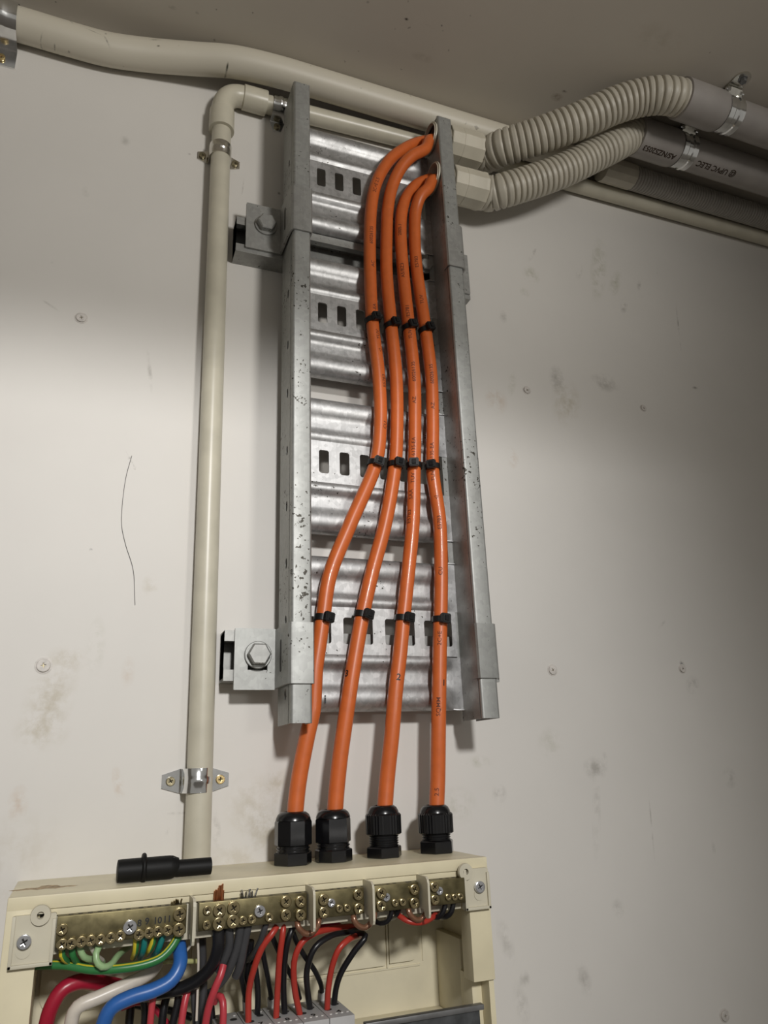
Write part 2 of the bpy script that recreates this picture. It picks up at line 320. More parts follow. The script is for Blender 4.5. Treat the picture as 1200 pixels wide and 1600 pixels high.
# ------------------------------------------------------------------ text laid on tubes and plates
def text_mesh(s, size, extrude=.05, bold=0.0):
    cu = bpy.data.curves.new('lettering', 'FONT'); cu.body = s; cu.size = size/1000*1.4; cu.extrude = extrude/1000; cu.offset = bold/1000
    cu.align_x = 'LEFT'; cu.align_y = 'CENTER'; cu.resolution_u = 3
    o = bpy.data.objects.new('lettering', cu); me = bpy.data.meshes.new_from_object(o)
    bpy.data.objects.remove(o); bpy.data.curves.remove(cu); return me
def text_on_tube(name, s, size, pts, r, s0, ang, m, parent, bold=.06, stretch=1.0, upright=False):
    """wrap lettering along tube pts (metres), starting s0 mm from the first point, at angle ang (deg) from the side facing the room"""
    me = text_mesh(s, size, .04, bold)
    b2 = B(); b2.from_mesh(me); bmesh.ops.triangulate(b2, faces=b2.faces[:])            # fine enough to follow the curve of the tube
    for _ in range(3):
        es = [e for e in b2.edges if e.calc_length() > .0006*max(1, r/10)]
        if not es: break
        bmesh.ops.subdivide_edges(b2, edges=es, cuts=1); bmesh.ops.triangulate(b2, faces=b2.faces[:])
    b2.to_mesh(me); b2.free()
    L = [0]
    for i in range(1, len(pts)): L.append(L[-1]+(pts[i]-pts[i-1]).length)
    if upright:
        for v in me.vertices: v.co = Vector((v.co.y, -v.co.x, v.co.z))
    for v in me.vertices:
        q = s0/1000+v.co.x*stretch; j = 0
        while j < len(L)-2 and L[j+1] < q: j += 1
        u = (q-L[j])/max(1e-9, L[j+1]-L[j]); c = pts[j].lerp(pts[j+1], u)
        T = ((pts[j+1]-pts[j]).lerp(pts[min(j+2, len(pts)-1)]-pts[min(j+1, len(pts)-2)], u)).normalized()
        F = Vector((0, -1, 0)); F = (F-T*F.dot(T)).normalized(); Sd = -T.cross(F)
        a = math.radians(ang)+v.co.y*1000/r; rr = (r+.05)/1000+v.co.z
        v.co = c+(F*math.cos(a)+Sd*math.sin(a))*rr
    return link(name, me, m, parent, 0)
def text_flat(name, s, size, mtx, m, parent, bold=.1):
    me = text_mesh(s, size, .05, bold); me.transform(mtx); return link(name, me, m, parent, 0)

# ------------------------------------------------------------------ setting
def slab(name, x0, x1, d0, d1, z0, z1, m): return tag(obj(name, box(B(), x0, x1, d0, d1, z0, z1), m, None, 0), kind='structure')
slab('wall_back', -1600, 1900, -30, 0, -1300, CEIL+60, 'wall_paint')
slab('ceiling', -1600, 1900, 0, 950, CEIL, CEIL+20, 'ceiling_paint')
slab('floor', -1600, 1900, 0, 3800, -1330, -1300, 'pvc_grey')
slab('trim_1', -1600, 1900, 920, 950, 648, CEIL, 'ceiling_paint')       # head of the cupboard opening
slab('wall_left', -1630, -1600, 0, 950, -1300, CEIL, 'wall_paint')
slab('wall_right', 1900, 1930, 0, 950, -1300, CEIL, 'wall_paint')

# ------------------------------------------------------------------ small hardware
def phillips(bm, x, d, z, r, h, rot=0, mi=0, mr=1, recess=.55):
    """pan head screw facing the room with a real cross recess"""
    n = 20; k = r*recess; w = r*.17; c, s = math.cos(rot), math.sin(rot)
    cross = [(w, k), (-w, k), (-w, w), (-k, w), (-k, -w), (-w, -w), (-w, -k), (w, -k), (w, -w), (k, -w), (k, w), (w, w)]
    cross = [(x+a*c-b*s, z+a*s+b*c) for a, b in cross]
    b2 = B(); plate(b2, ngon(x, z, r*.86, n), [cross], h*.5, MXZ(d+h*.72), bev=r*.12)
    for f in b2.faces: f.material_index = mi
    lathe(b2, [(r*.93, 0), (r*.98, h*.45), (r*.9, h*.5)], (x, d, z), 'd', n, mi)
    tmp = len(b2.faces); lathe(b2, [(r*.7, h*.45), (r*.7, h*.55)], (x, d, z), 'd', n, mr)
    me = bpy.data.meshes.new('t'); b2.to_mesh(me); b2.free(); bm.from_mesh(me); bpy.data.meshes.remove(me)
    return bm
def screw(name, x, d, z, r, h, mats, parent, rot=0): return obj(name, phillips(B(), x, d, z, r, h, rot), mats, parent, 40)
def hex_head(bm, x, d, z, r, h, rot=0, washer=0):
    if washer: lathe(bm, [(washer, 0), (washer, 1.6), (washer*.96, 2)], (x, d, z), 'd', 28)
    w = 2 if washer else 0
    lathe(bm, [(r, 0), (r, h*.8), (r*.86, h)], (x, d+w, z), 'd', 6); return bm

# painted-over screw heads on the wall
for (px, py, r, lab) in [(127, 497, 4.6, 'painted over screw head high on wall left of beige conduit, dark cross slot'),
                         (68, 1040, 5.2, 'large painted screw head low on wall above left end of switchboard'),
                         (823, 610, 4.2, 'painted screw head with dark dot close to right rail of tray'),
                         (1005, 638, 3.8, 'small painted screw head on shadowed wall far right of the tray top'),
                         (863, 1047, 4.6, 'faint painted screw head right of the lower right bracket'),
                         (1066, 1045, 4.0, 'painted screw head below a black hole at right side of wall'),
                         (1132, 1587, 4.6, 'painted screw head in bottom right corner of the wall')]:
    p = P(px, py, 0); bm = B(); lathe(bm, [(r*1.25, 0), (r*1.25, .25), (r*1.1, .35)], (p.x, 0, p.z), 'd', 20, 0)
    phillips(bm, p.x, .2, p.z, r, .9, random.random(), 0, 1, .45)
    tag(obj('wall_screw', bm, ['painted_screw', 'screw_old'], None, 40), lab, 'screw')
tube_pts, _ = resample([Q(*q, .6) for q in ((206, 712), (197, 745), (191, 790), (190, 820), (196, 850), (208, 890), (211, 945))], .004)
tag(obj('cobweb_thread', tube(B(), tube_pts, .22, 5), 'steel_dark'), 'thin dark hair of cobweb hanging on white wall left of the vertical conduit', 'cobweb')

# ------------------------------------------------------------------ conduits
def saddle(name, label, cx, cz, r, hw, axis, feet, screws, mats, foot_ext=14, group=None):
    """two-foot strap over a conduit running along axis ('z' or 'x'); hw half width of the strap"""
    t = thing(name, label, 'pipe clip', V(cx, 0, cz-hw if axis == 'z' else cz-r-foot_ext), group)
    prof = [(-r-foot_ext, .2), (-r-2.2, .2), (-r-.9, 1.2), (-r-.45, 5)]
    for i in range(13):
        a = math.pi*(1-i/12); prof.append(((r+.45)*math.cos(a), 11.3+(r+.45)*math.sin(a)))
    prof += [(r+.45, 5), (r+.9, 1.2), (r+2.2, .2), (r+foot_ext, .2)]
    bm = B(); rows = []
    for s, lift in ((-hw, 0), (-hw*.3, 0), (-hw*.12, .9), (hw*.12, .9), (hw*.3, 0), (hw, 0)):
        row = []
        for i, (a, d) in enumerate(prof):
            kx = 1.0
            if i in (0, len(prof)-1): kx = .55
            lf = lift if 6 < i < len(prof)-7 else 0
            q = s*kx
            d2 = d+lf
            row.append((a, d2, q))
        rows.append(row)
    def put(a, d, q): return V(cx+a, d, cz+q) if axis == 'z' else V(cx+q, d, cz-a)
    vs = [[bm.verts.new(put(*p)) for p in row] for row in rows]
    for r0, r1 in zip(vs, vs[1:]):
        for i in range(len(prof)-1): bm.faces.new((r0[i], r0[i+1], r1[i+1], r1[i]))
    bmesh.ops.recalc_face_normals(bm, faces=bm.faces[:])
    bmesh.ops.solidify(bm, geom=bm.faces[:], thickness=-.0009)
    obj('strap', bm, mats[0], t, 30)
    for s, m in zip((-1, 1), screws):
        if m is None: continue
        a = s*(r+foot_ext*.58)
        p = (cx+a, cz) if axis == 'z' else (cx, cz-a)
        screw('screw', p[0], 1.0, p[1], 3.6, 1.8, [m, 'recess'], t, random.random())
    return t
def conduit(name, label, pts, r, m, cat='conduit', n=24, step=.006, parent=None):
    p, L = resample(mm(pts), step); o = obj(name, tube(B(), p, r, n), m, parent)
    if label: tag(o, label, cat)
    return o, p
# large bent conduit along the ceiling
BIG = [(-230, 17, 692), (-160, 17, 700), (-113, 17, 701.5), (-75, 17, 701), (-34, 17, 702), (6, 19, 708), (49, 25, 713.5), (92, 33, 717), (137, 36, 718), (182, 36.5, 718), (270, 36.5, 718), (430, 36.5, 718), (540, 37, 718.5)]
big, bigp = conduit('bent_conduit', 'thick beige conduit with a gentle offset bend along the ceiling at top left', BIG, 16, 'conduit_pale')
# vertical conduit, elbow and horizontal conduit
vert, vp = conduit('vertical_conduit', 'slim beige conduit running down the wall left of the tray into the switchboard', [(90.6, 12, -67), (87, 12, 300), (84.3, 12, 640)], 10, 'conduit')
e = thing('conduit_elbow', 'beige elbow fitting joining the vertical conduit to the horizontal one under the ceiling', 'conduit fitting', V(84, 12, 640))
lathe(e_bm := B(), [(10.2, 0), (13, 0), (13.2, 1), (13, 26), (12.2, 27)], (84.2, 12.5, 640), Vector((-.006, 0, 1)), 28)
obj('socket', e_bm, 'conduit', e)
bend = []
for i in range(9):
    a = math.pi-i/8*math.pi/2; bend.append((84+18+18*math.cos(a), 12.5, 665+0+(694-665)*math.sin(a)**.9 if i else 664))
bend = [(84.1, 12.5, 664), (84.3, 12.5, 672), (86.3, 12.5, 681), (91, 12.5, 689), (98, 12.5, 693.5), (105, 12.5, 694.8), (108, 12.5, 695)]
pts_, _ = resample(mm(bend), .002); obj('bend', tube(B(), pts_, 11.6, 28), 'conduit', e)
lathe(e_bm := B(), [(12.2, 0), (13.1, .8), (13.2, 25), (13, 26), (10.2, 26)], (105, 12.5, 694.8), 'x', 28)
obj('socket', e_bm, 'conduit', e)
horiz, hp = conduit('horizontal_conduit', 'slim beige conduit running right along the wall behind the tray top', [(126, 11, 695.5), (300, 11, 702), (480, 11, 707), (700, 11, 709), (1400, 11, 710)], 10, 'conduit')
saddle('conduit_saddle', 'shiny zinc saddle clamping the lower end of the vertical conduit', 88.5, -4.5, 10, 9, 'z', 0, ('screw_old', 'screw_gold'), ('zinc_bright',), 16)
saddle('conduit_saddle', 'dull zinc saddle clamping the vertical conduit below the elbow', 84.3, 612, 10, 8, 'z', 0, ('screw_old', 'screw_old'), ('zinc',), 12)
saddle('conduit_saddle', 'zinc saddle on the horizontal conduit behind the top of left rail', 146, 696.3, 10, 8, 'x', 0, (None, 'screw_old'), ('zinc_bright',), 14)
# one-footed wide saddle on the big conduit at the frame edge
t = thing('wide_saddle', 'wide shiny zinc saddle on the thick conduit in top left corner', 'pipe clip', V(-131, 0, 661))
bm = B(); prof = [(.3, -40), (.3, -19.5), (2, -17.6), (10, -17.4)] + [(17+17.2*math.sin(a), -17.2*math.cos(a)) for a in [math.radians(x) for x in range(20, 181, 10)]]+[(10, 17.3), (2, 17.5), (.3, 19), (.3, 40)]
rows = []
for x, l in ((-146, 0), (-137, 0), (-134, 1.4), (-128, 1.4), (-125, 0), (-116, 0)):
    rows.append([bm.verts.new(V(x, d+(l if 3 < i < len(prof)-4 else 0), 701.5+z)) for i, (d, z) in enumerate(prof)])
for a, b in zip(rows, rows[1:]):
    for i in range(len(prof)-1): bm.faces.new((a[i], a[i+1], b[i+1], b[i]))
bmesh.ops.recalc_face_normals(bm, faces=bm.faces[:]); bmesh.ops.solidify(bm, geom=bm.faces[:], thickness=-.001)
obj('strap', bm, 'zinc_bright', t, 30); screw('screw', -129, 1.2, 670, 4, 2, ['screw_gold', 'recess'], t, .4)

# corrugated conduits, couplings and grey pipes
def corrugated(name, label, pts, R, pitch, depth, m):
    n = 9; p, L = resample(mm(pts), pitch/1000/n)
    prof = [0, .8, 1, 1, 1, 1, 1, .8, 0]
    o = obj(name, tube(B(), p, R, 26, True, None, lambda i: R-depth*(1-prof[i % n])), m, None, 60)
    return tag(o, label, 'flexible conduit'), p
PIPE_Z, U_D, L_D = 713, 160, 98
NZ1, NZ2, ND = 678.5, 621.5, 42
def flexpath(pp, d1, end, z0, pw):
    o = [V(377, ND, z0), V(386, ND, z0)]
    for px, py in pp:
        t = (px-755)/(pp[-1][0]+12-755); t = max(t, 0)**pw; p = P(px, py, ND+(d1-ND)*t); o.append(V(p.x, p.y, min(p.z, PIPE_Z+1)))
    return [(p.x*1000, -p.y*1000, p.z*1000) for p in o]+[(end, d1, PIPE_Z), (end+8, d1, PIPE_Z)]
corrugated('corrugated_conduit', 'upper beige corrugated conduit curving up from the right rail to the ceiling pipe', flexpath([(785, 231), (835, 215), (870, 202), (900, 191), (930, 178), (960, 165), (1000, 153), (1035, 149)], U_D, 574, NZ1, .8), 20.5, 7.3, 2.6, 'flex')
corrugated('corrugated_conduit', 'lower beige corrugated conduit curving up from the right rail to the lettered grey pipe', flexpath([(785, 298), (840, 281), (870, 270), (900, 257), (930, 242), (960, 227)], L_D, 562, NZ2, .9), 19.5, 6.6, 2.3, 'flex')
for z, lab in ((NZ1, 'pale coupling joining the upper corrugated conduit to the right rail'), (NZ2, 'pale coupling joining the lower corrugated conduit to the right rail')):
    t = thing('conduit_coupling', lab, 'conduit fitting', V(336, ND, z-21))
    lathe(bm := B(), [(15, 0), (20, 0), (20.6, .8), (20.6, 15), (20.9, 15.6), (20.9, 36), (21.3, 37), (21.3, 41), (20.6, 42), (20, 42)], (335, ND, z), 'x', 10); obj('socket', bm, 'coupling', t, 25)
    bm = B()
    for x0, x1, ro, ri in ((312.5, 334.8, 16.9, 16.1), (313.8, 315.4, 18.4, 16.95)):
        v = [[bm.verts.new(V(x, ND+r*math.cos(2*math.pi*i/28), z+r*math.sin(2*math.pi*i/28))) for i in range(28)] for x, r in ((x0, ri), (x0, ro), (x1, ro), (x1, ri))]
        for a, b in zip(v, v[1:]+v[:1]):
            for i in range(28): bm.faces.new((a[i], a[(i+1) % 28], b[(i+1) % 28], b[i]))
    obj('threaded_nipple', bm, 'coupling', t, 30)
def grey_pipe(label, d, x0, sock, x1, r, rs):
    t = thing('pvc_pipe', label, 'pipe', V(x0, d, PIPE_Z-rs))
    lathe(bm := B(), [(rs-2, 0), (rs, 1), (rs, sock-6), (rs-.5, sock-2), (r+.3, sock)], (x0, d, PIPE_Z), 'x', 40); obj('socket', bm, 'pvc_grey', t)
    p, _ = resample(mm([(x0+sock-10, d, PIPE_Z), (x1, d, PIPE_Z)]), .05); obj('pipe', tube(B(), p, r, 40), 'pvc_grey', t)
    return t
up = grey_pipe('upper grey pipe clipped to the ceiling, meeting the corrugated conduit', U_D, 576, 58, 1500, 20, 22.6)
lo = grey_pipe('lower grey pipe with printed lettering under the upper grey pipe', L_D, 563, 60, 1500, 20, 22.4)
def rev_pipe_text(s, size, x_start, ang, r, d):
    p = [V(x, d, PIPE_Z) for x in range(1300, 500, -10)]       # runs right to left, so the print reads upside down from below
    text_on_tube('printed_lettering', s, size, p, r, 1300-x_start, ang, 'print_black', lo, .25)
rev_pipe_text('AS/NZS2053', 6.5, 616, 74, 22.4, L_D)
rev_pipe_text('@ UPVC ELEC', 7, 712, 72, 20, L_D)
rev_pipe_text('25.01.19', 5.5, 800, 66, 20, L_D)
def pipe_clip(label, x, d, r, px, py):
    t = thing('pipe_clip', label, 'pipe clip', V(x, d, PIPE_Z-r))
    bm = B(); n = 36; rows = []
    for xx, l in ((-10.5, 0), (-10.5, 1.1), (-4, 1.1), (-2.5, -.0), (0, -.2), (2.5, 0), (4, 1.1), (10.5, 1.1), (10.5, 0)):
        rows.append([bm.verts.new(V(x+xx, d+(r+.15+l)*math.cos(2*math.pi*i/n), PIPE_Z+(r+.15+l)*math.sin(2*math.pi*i/n))) for i in range(n)])
    for a, b in zip(rows, rows[1:]+rows[:1]):
        for i in range(n): bm.faces.new((a[i], a[(i+1) % n], b[(i+1) % n], b[i]))
    obj('ring', bm, 'zinc_bright', t, 30)
    # ears towards the room side, pressed together, with a bolt through them
    bm = B(); a0 = math.radians(42)
    ex, ez = d+(r)*math.cos(a0), PIPE_Z+(r)*math.sin(a0)
    for s in (-2.4, 2.4):
        v = [V(x+q, ex+k*math.cos(a0)-s*math.sin(a0), ez+k*math.sin(a0)+s*math.cos(a0)) for q, k in ((-10.5, 0), (10.5, 0), (8, 7.5), (-8, 7.5))]
        v2 = [p+Vector((0, math.sin(a0), math.cos(a0)))*.0012 for p in v]
        a_ = [bm.verts.new(p) for p in v]; b_ = [bm.verts.new(p) for p in v2]
        bm.faces.new(a_); bm.faces.new(b_[::-1])
        for i in range(4): bm.faces.new((a_[i], a_[(i+1) % 4], b_[(i+1) % 4], b_[i]))
    obj('ear', bm, 'zinc', t, 20)
    bm = B(); lathe(bm, [(1.6, -13), (1.6, 13)], (x, ex+4.5*math.cos(a0), ez+4.5*math.sin(a0)), 'x', 10); lathe(bm, [(3.2, -3), (3.2, 0)], (x-8, ex+4.5*math.cos(a0), ez+4.5*math.sin(a0)), 'x', 6); lathe(bm, [(3.2, 0), (3.2, 3)], (x+6, ex+4.5*math.cos(a0), ez+4.5*math.sin(a0)), 'x', 6)
    obj('clamp_bolt', bm, 'zinc_bright', t, 30)
    # base plate flat on the ceiling, rounded end to the room
    out = [(x-10, d-6), (x+10, d-6), (x+10, d+24)] + [(x+10*math.cos(i*math.pi/10), d+30+10*math.sin(i*math.pi/10)) for i in range(11)] + [(x-10, d+24)]
    bm = B(); va = [bm.verts.new(V(a, b, CEIL-.1)) for a, b in out]; vb = [bm.verts.new(V(a, b, CEIL-1.8)) for a, b in out]
    bm.faces.new(va); bm.faces.new(vb[::-1]); k = len(out)
    for i in range(k): bm.faces.new((va[i], va[(i+1) % k], vb[(i+1) % k], vb[i]))
    obj('base_plate', bm, 'zinc', t, 20)
    bm = B(); lathe(bm, [(5.5, 0), (5.5, .8), (4, 1), (4, 4.5), (3.4, 5)], (x, d+31, CEIL-1.8), Vector((0, 0, -1)), 6); obj('hex_bolt', bm, 'steel_dark', t, 30)
pipe_clip('zinc pipe clip holding the upper grey pipe to the ceiling', 645, U_D, 20, 0, 0)
pipe_clip('zinc pipe clip holding the lower lettered grey pipe, below the other clip', 634, L_D, 20, 0, 0)
corrugated('corrugated_conduit', 'fine ribbed dark corrugated conduit along the wall under the grey pipes', [(606, 36.5, 718), (700, 36.5, 718), (900, 36.5, 718), (1400, 36.5, 718)], 15.2, 4.4, 1.2, 'flex_dark')
lathe(bm := B(), [(16.2, 0), (16.4, 1), (16.4, 46), (15.4, 47)], (562, 37, 718.5), 'x', 12); tag(obj('conduit_coupling', bm, 'flex', None, 25), 'beige coupling where the thick conduit meets the fine ribbed conduit', 'conduit fitting')

# ------------------------------------------------------------------ cable tray
tray = thing('cable_tray', 'galvanised ladder tray with four slotted rungs carrying the orange cables', 'cable tray', V(242, 24, 34))
def rail(side):
    """left: outer wall with punched holes at x 149.5; right mirrored"""
    bm = B(); z0, z1 = (34.5, 683) if side < 0 else (36.5, 695)
    X = (lambda a: 149.5+a) if side < 0 else (lambda a: 333-a)       # a = distance inwards from the outer wall
    prof = [(0, 54)] + [(2.6-2.6*math.cos(t), 59.4+2.6*math.sin(t)) for t in [i*math.pi/10 for i in range(6)]] + [(15.2+2.3*math.sin(t), 59.7+2.3*math.cos(t)) for t in [i*math.pi/10 for i in range(6)]] + ([(17.5, 48.5), (16.9, 47.6), (16.9, 46), (15.5, 46), (16, 48.5)] if side < 0 else [(17.5, 59.6), (16, 59.5)]) + [(16, 59.6), (14.9, 60.6), (2.6, 60.6), (1.4, 59.4), (1.4, 54)]
    zs = [z0, z1-1.5, z1] ; rows = []
    for k, z in enumerate(zs):
        rows.append([bm.verts.new(V(X(a), d-(1.2 if k == 2 else 0), z)) for a, d in prof])
    n = len(prof)
    for a, b in zip(rows, rows[1:]):
        for i in range(n): bm.faces.new((a[i], a[(i+1) % n], b[(i+1) % n], b[i]))
    bm.faces.new(rows[0]); bm.faces.new(rows[-1][::-1])
    # closed head of the rail
    box(bm, min(X(.6), X(17)), max(X(.6), X(17)), 30, 61, z1-1.6, z1-.3)
    if side > 0: box(bm, X(17.5), X(16.75), 47.5, 58.4, z0, 597)
    # outer wall
    holes = []
    if side < 0:
        for py in (537, 613, 703, 790, 880, 970, 1085, 457):
            z = P(444, py, 45).z; holes.append([(44+2.8*math.cos(t), z+4.6*math.sin(t)) for t in [2*math.pi*i/14 for i in range(14)]])
        for zc, w in ((88, 8), (513, 9)): holes.append([(a, b) for a, b in rrect(41.5, 46.5, zc-12, zc+12, 2.4, 3)])
        holes.append(rrect(42, 46, 585, 593, 1.9, 3))
    else:
        for z in (NZ1, NZ2): holes.append(ngon(ND, z, 17.2, 28))
    ho = [h for h in holes]
    plate(bm, [(20, z0), (60 if side > 0 else 55, z0), (60 if side > 0 else 55, z1), (20, z1)], ho, 1.4, MDZ(X(.7)))
    # inner upstand between rung plane and lip
    hi = [ngon(ND, z, 17.2, 28) for z in (NZ1, NZ2)] if side > 0 else []
    dz = 0
    plate(bm, [(24, z0), (60, z0), (60, z1-2), (24, z1-2)] if side > 0 else [(24, 84), (47, 84), (47, z1-2), (24, z1-2)], hi, 1.0, MDZ(X(16.4) if side < 0 else X(16.2)))
    # narrow foot strip the rungs run out of
    for a, b in ((62, z1-120 if side < 0 else z1-120),): box(bm, min(X(16.4), X(22)), max(X(16.4), X(22)), 25.2, 26.6, z0+10, z1-45)
    bmesh.ops.remove_doubles(bm, verts=bm.verts[:], dist=1e-6)
    return obj('side_rail', bm, 'galvanised', tray, 30)
rail(-1); rail(1)
RUNG_D = 27
XS = [166, 172, 176, 180, 240, 292, 299, 304, 309, 316.5]
def kf(x): return 0.35 if x < 170 else 1.0 if x < 297 else max(0, 1-(x-297)/9)
for zc, wide in ((596.5, 0), (429, 0), (269, 0), (113, 1)):
    bm = B()
    top = [(15, 66.5), (19, 67.3), (24, 66.6), (28, 64), (30.2, 60), (30.7, 56), (30, 52), (28, 48.4), (26.3, 46), (26, 43), (26, 36), (26.2, 33.5), (27.6, 31), (30, 29), (31, 26.5), (31, 24), (29.8, 22), (29, 20.5)]
    bot = [(29, -20.5), (29.8, -22), (31, -24), (31, -26.5), (30, -29), (27.6, -31), (26.2, -33.5), (26, -36), (26, -43), (26.3, -46), (28, -48.4), (30, -52), (30.7, -56), (30.2, -60), (28, -64), (24, -66.6), (19, -67.3), (15, -66.5)]
    for pr in (top, bot): sweep_x(bm, [(d, zc+z) for d, z in pr], XS, kf, RUNG_D, 1.3)
    if wide: hs = [rrect(x, y, zc-11.5, zc+11.5, 2.2) for x, y in ((170, 193.3), (204.3, 231.5), (243, 271.5), (281, 308.6))]
    else: hs = [rrect(x, x+9.6, zc-11.5, zc+11.5, 2.2) for x in (183.5, 203.5, 223.5, 243.5, 263.5, 283.5)]
    plate(bm, [(166, zc-20.6), (313 if wide else 304, zc-20.6), (313 if wide else 304, zc+20.6), (166, zc+20.6)], hs, 1.3, MXZ(28.35))
    bmesh.ops.remove_doubles(bm, verts=bm.verts[:], dist=1e-6)
    rg = obj('rung', bm, 'galvanised_rung', tray, 40)
    if wide:
        tagc(rg, 'bottom rung with wide slots and a scribbled black mark')
        p = P(508, 1093, 30.9); text_flat('marker_stroke', 'i', 7, Matrix.Translation(V(p.x-1, 31.0, p.z))@Matrix.Rotation(math.pi/2, 4, 'X'), 'marker', rg, .2)
        p = P(590, 1042, 27); lathe(bm := B(), [(1.5, 0), (1.5, .25)], (p.x, 26.0, p.z), 'd', 14); tagc(obj('drilled_hole', bm, 'recess', rg), 'small dark drilled hole')

# strut channels fixed across the wall behind the tray
def strut(label, z, x0, x1):
    h = 20.6
    prof = [(0, -h), (0, h), (21, h), (21, h-9), (14.5, h-9), (14.5, h-7), (19, h-7), (19, h-2.2), (2.4, h-2.2), (2.4, -h+2.2), (19, -h+2.2), (19, -h+7), (14.5, -h+7), (14.5, -h+9), (21, -h+9), (21, -h)]
    bm = B(); a = [bm.verts.new(V(x0, d+.2, z+q)) for d, q in prof]; b = [bm.verts.new(V(x1, d+.2, z+q)) for d, q in prof]; n = len(prof)
    bm.faces.new(a); bm.faces.new(b[::-1])
    for i in range(n): bm.faces.new((a[i], a[(i+1) % n], b[(i+1) % n], b[i]))
    bmesh.ops.triangulate(bm, faces=[f for f in bm.faces if len(f.verts) > 4])
    return tag(obj('strut_channel', bm, 'galvanised_dull', None, 20), label, 'strut')
strut('galvanised channel across the wall behind the lower end of the tray', 91.2, 104, 354)
strut('galvanised channel across the wall behind the upper half of the tray', 508, 102, 362)
# hold-down brackets
def bracket(label, side, z0, z1, bolt=True, foot=None, dim=False):
    t = thing('hold_down_bracket', label, 'bracket', V(149 if side < 0 else 333, 21.5, z0))
    X = (lambda a: 149.5+a) if side < 0 else (lambda a: 333-a)
    m = 'galvanised_dull' if dim else 'galvanised'
    bm = B(); o = 2.0
    prof = [(18.9, 53), (18.9, 62.4), (17.6, 64.2), (1.6, 64.2), (-.2, 63.6), (-2.2, 61.5), (-3.8, 50), (-3.8, 23.5)]
    if side < 0: prof += [(-5.0, 22.3), (-6.5, 21.9)]
    inn = [(17.7, 53), (17.7, 62.2), (1.2, 62.2), (-.5, 61), (-1.4, 50), (-1.6, 21.5), (-6.5, 21.4)] if side < 0 else [(17.7, 53), (17.7, 62.2), (1.2, 62.2), (-.5, 61), (-1.4, 50), (-1.6, 23.5)]
    loop = prof+inn[::-1]
    a = [bm.verts.new(V(X(q), d, z0)) for q, d in loop]; b = [bm.verts.new(V(X(q), d, z1)) for q, d in loop]; n = len(loop)
    bm.faces.new(a); bm.faces.new(b[::-1])
    for i in range(n): bm.faces.new((a[i], a[(i+1) % n], b[(i+1) % n], b[i]))
    bmesh.ops.triangulate(bm, faces=[f for f in bm.faces if len(f.verts) > 4])
    sl = obj('saddle_cap', bm, m, t, 25)
    if side < 0:
        zc = (z0+z1)/2
        bm = B(); prism(bm, rrect(44-2.2, 44+2.2, zc-13, zc+13, 2.1, 3), -.2, .25)
        bmesh.ops.transform(bm, matrix=Matrix.Translation(V(X(-3.8), 0, 0))@Matrix(((0, 1, 0, 0), (-1, 0, 0, 0), (0, 0, 1, 0), (0, 0, 0, 1))), verts=bm.verts[:])
        tagc(obj('slot', bm, 'recess', t, 0), 'dark slot in the side of the bracket')
        fx0, fx1 = foot; zc = (z0+z1)/2
        bx, bz = (fx0+fx1)/2+3.5, zc+3
        hole = [rrect(bx-8.2, bx+8.2, bz-15, bz-1, 2.5, 3)] if not dim else []
        plate(bm := B(), rrect(fx0, fx1+2.6, z0-1, z1+1, .8, 2), hole, 2.6, MXZ(22.7)); obj('foot_plate', bm, m, t, 25)
        bm = B(); lathe(bm, [(11.3, 0), (11.3, 1.7), (10.8, 2.1)], (bx, 24, bz), 'd', 32); obj('washer', bm, m, t, 30)
        bm = B(); lathe(bm, [(9.6, 0), (9.6, 5.6), (8.4, 6.6)], (bx, 26, bz), 'd', 6); tagc(obj('hex_bolt', bm, 'galvanised_dull', t, 20), 'dull grey hex bolt head')
    else:
        zc = (z0+z1)/2
        plate(bm := B(), rrect(336, 361 if dim else 357, z0+1, z1-1, .8, 2), [], 2.4, MXZ(22.6)); obj('foot_plate', bm, 'galvanised_dull', t, 25)
        if dim:
            bm = B(); lathe(bm, [(9, 0), (9, 1.6)], (307, 23.8, zc-3), 'd', 28); lathe(bm, [(7.5, 1.6), (7.5, 5.5), (6.6, 6.4)], (307, 23.8, zc-3), 'd', 6); obj('hex_bolt', bm, 'galvanised', t, 25)
    return t
bracket('galvanised hold down bracket with large hex bolt at lower left of tray', -1, 64.3, 112.4, True, (112, 143.5))
bracket('galvanised hold down bracket with grey hex bolt at upper left of tray', -1, 493, 545, True, (111, 143.5), True)
bracket('galvanised hold down bracket capping the right rail near its bottom end', 1, 69.8, 117)
bracket('galvanised hold down bracket capping the right rail near the upper strut', 1, 491.5, 545, True, None, True)

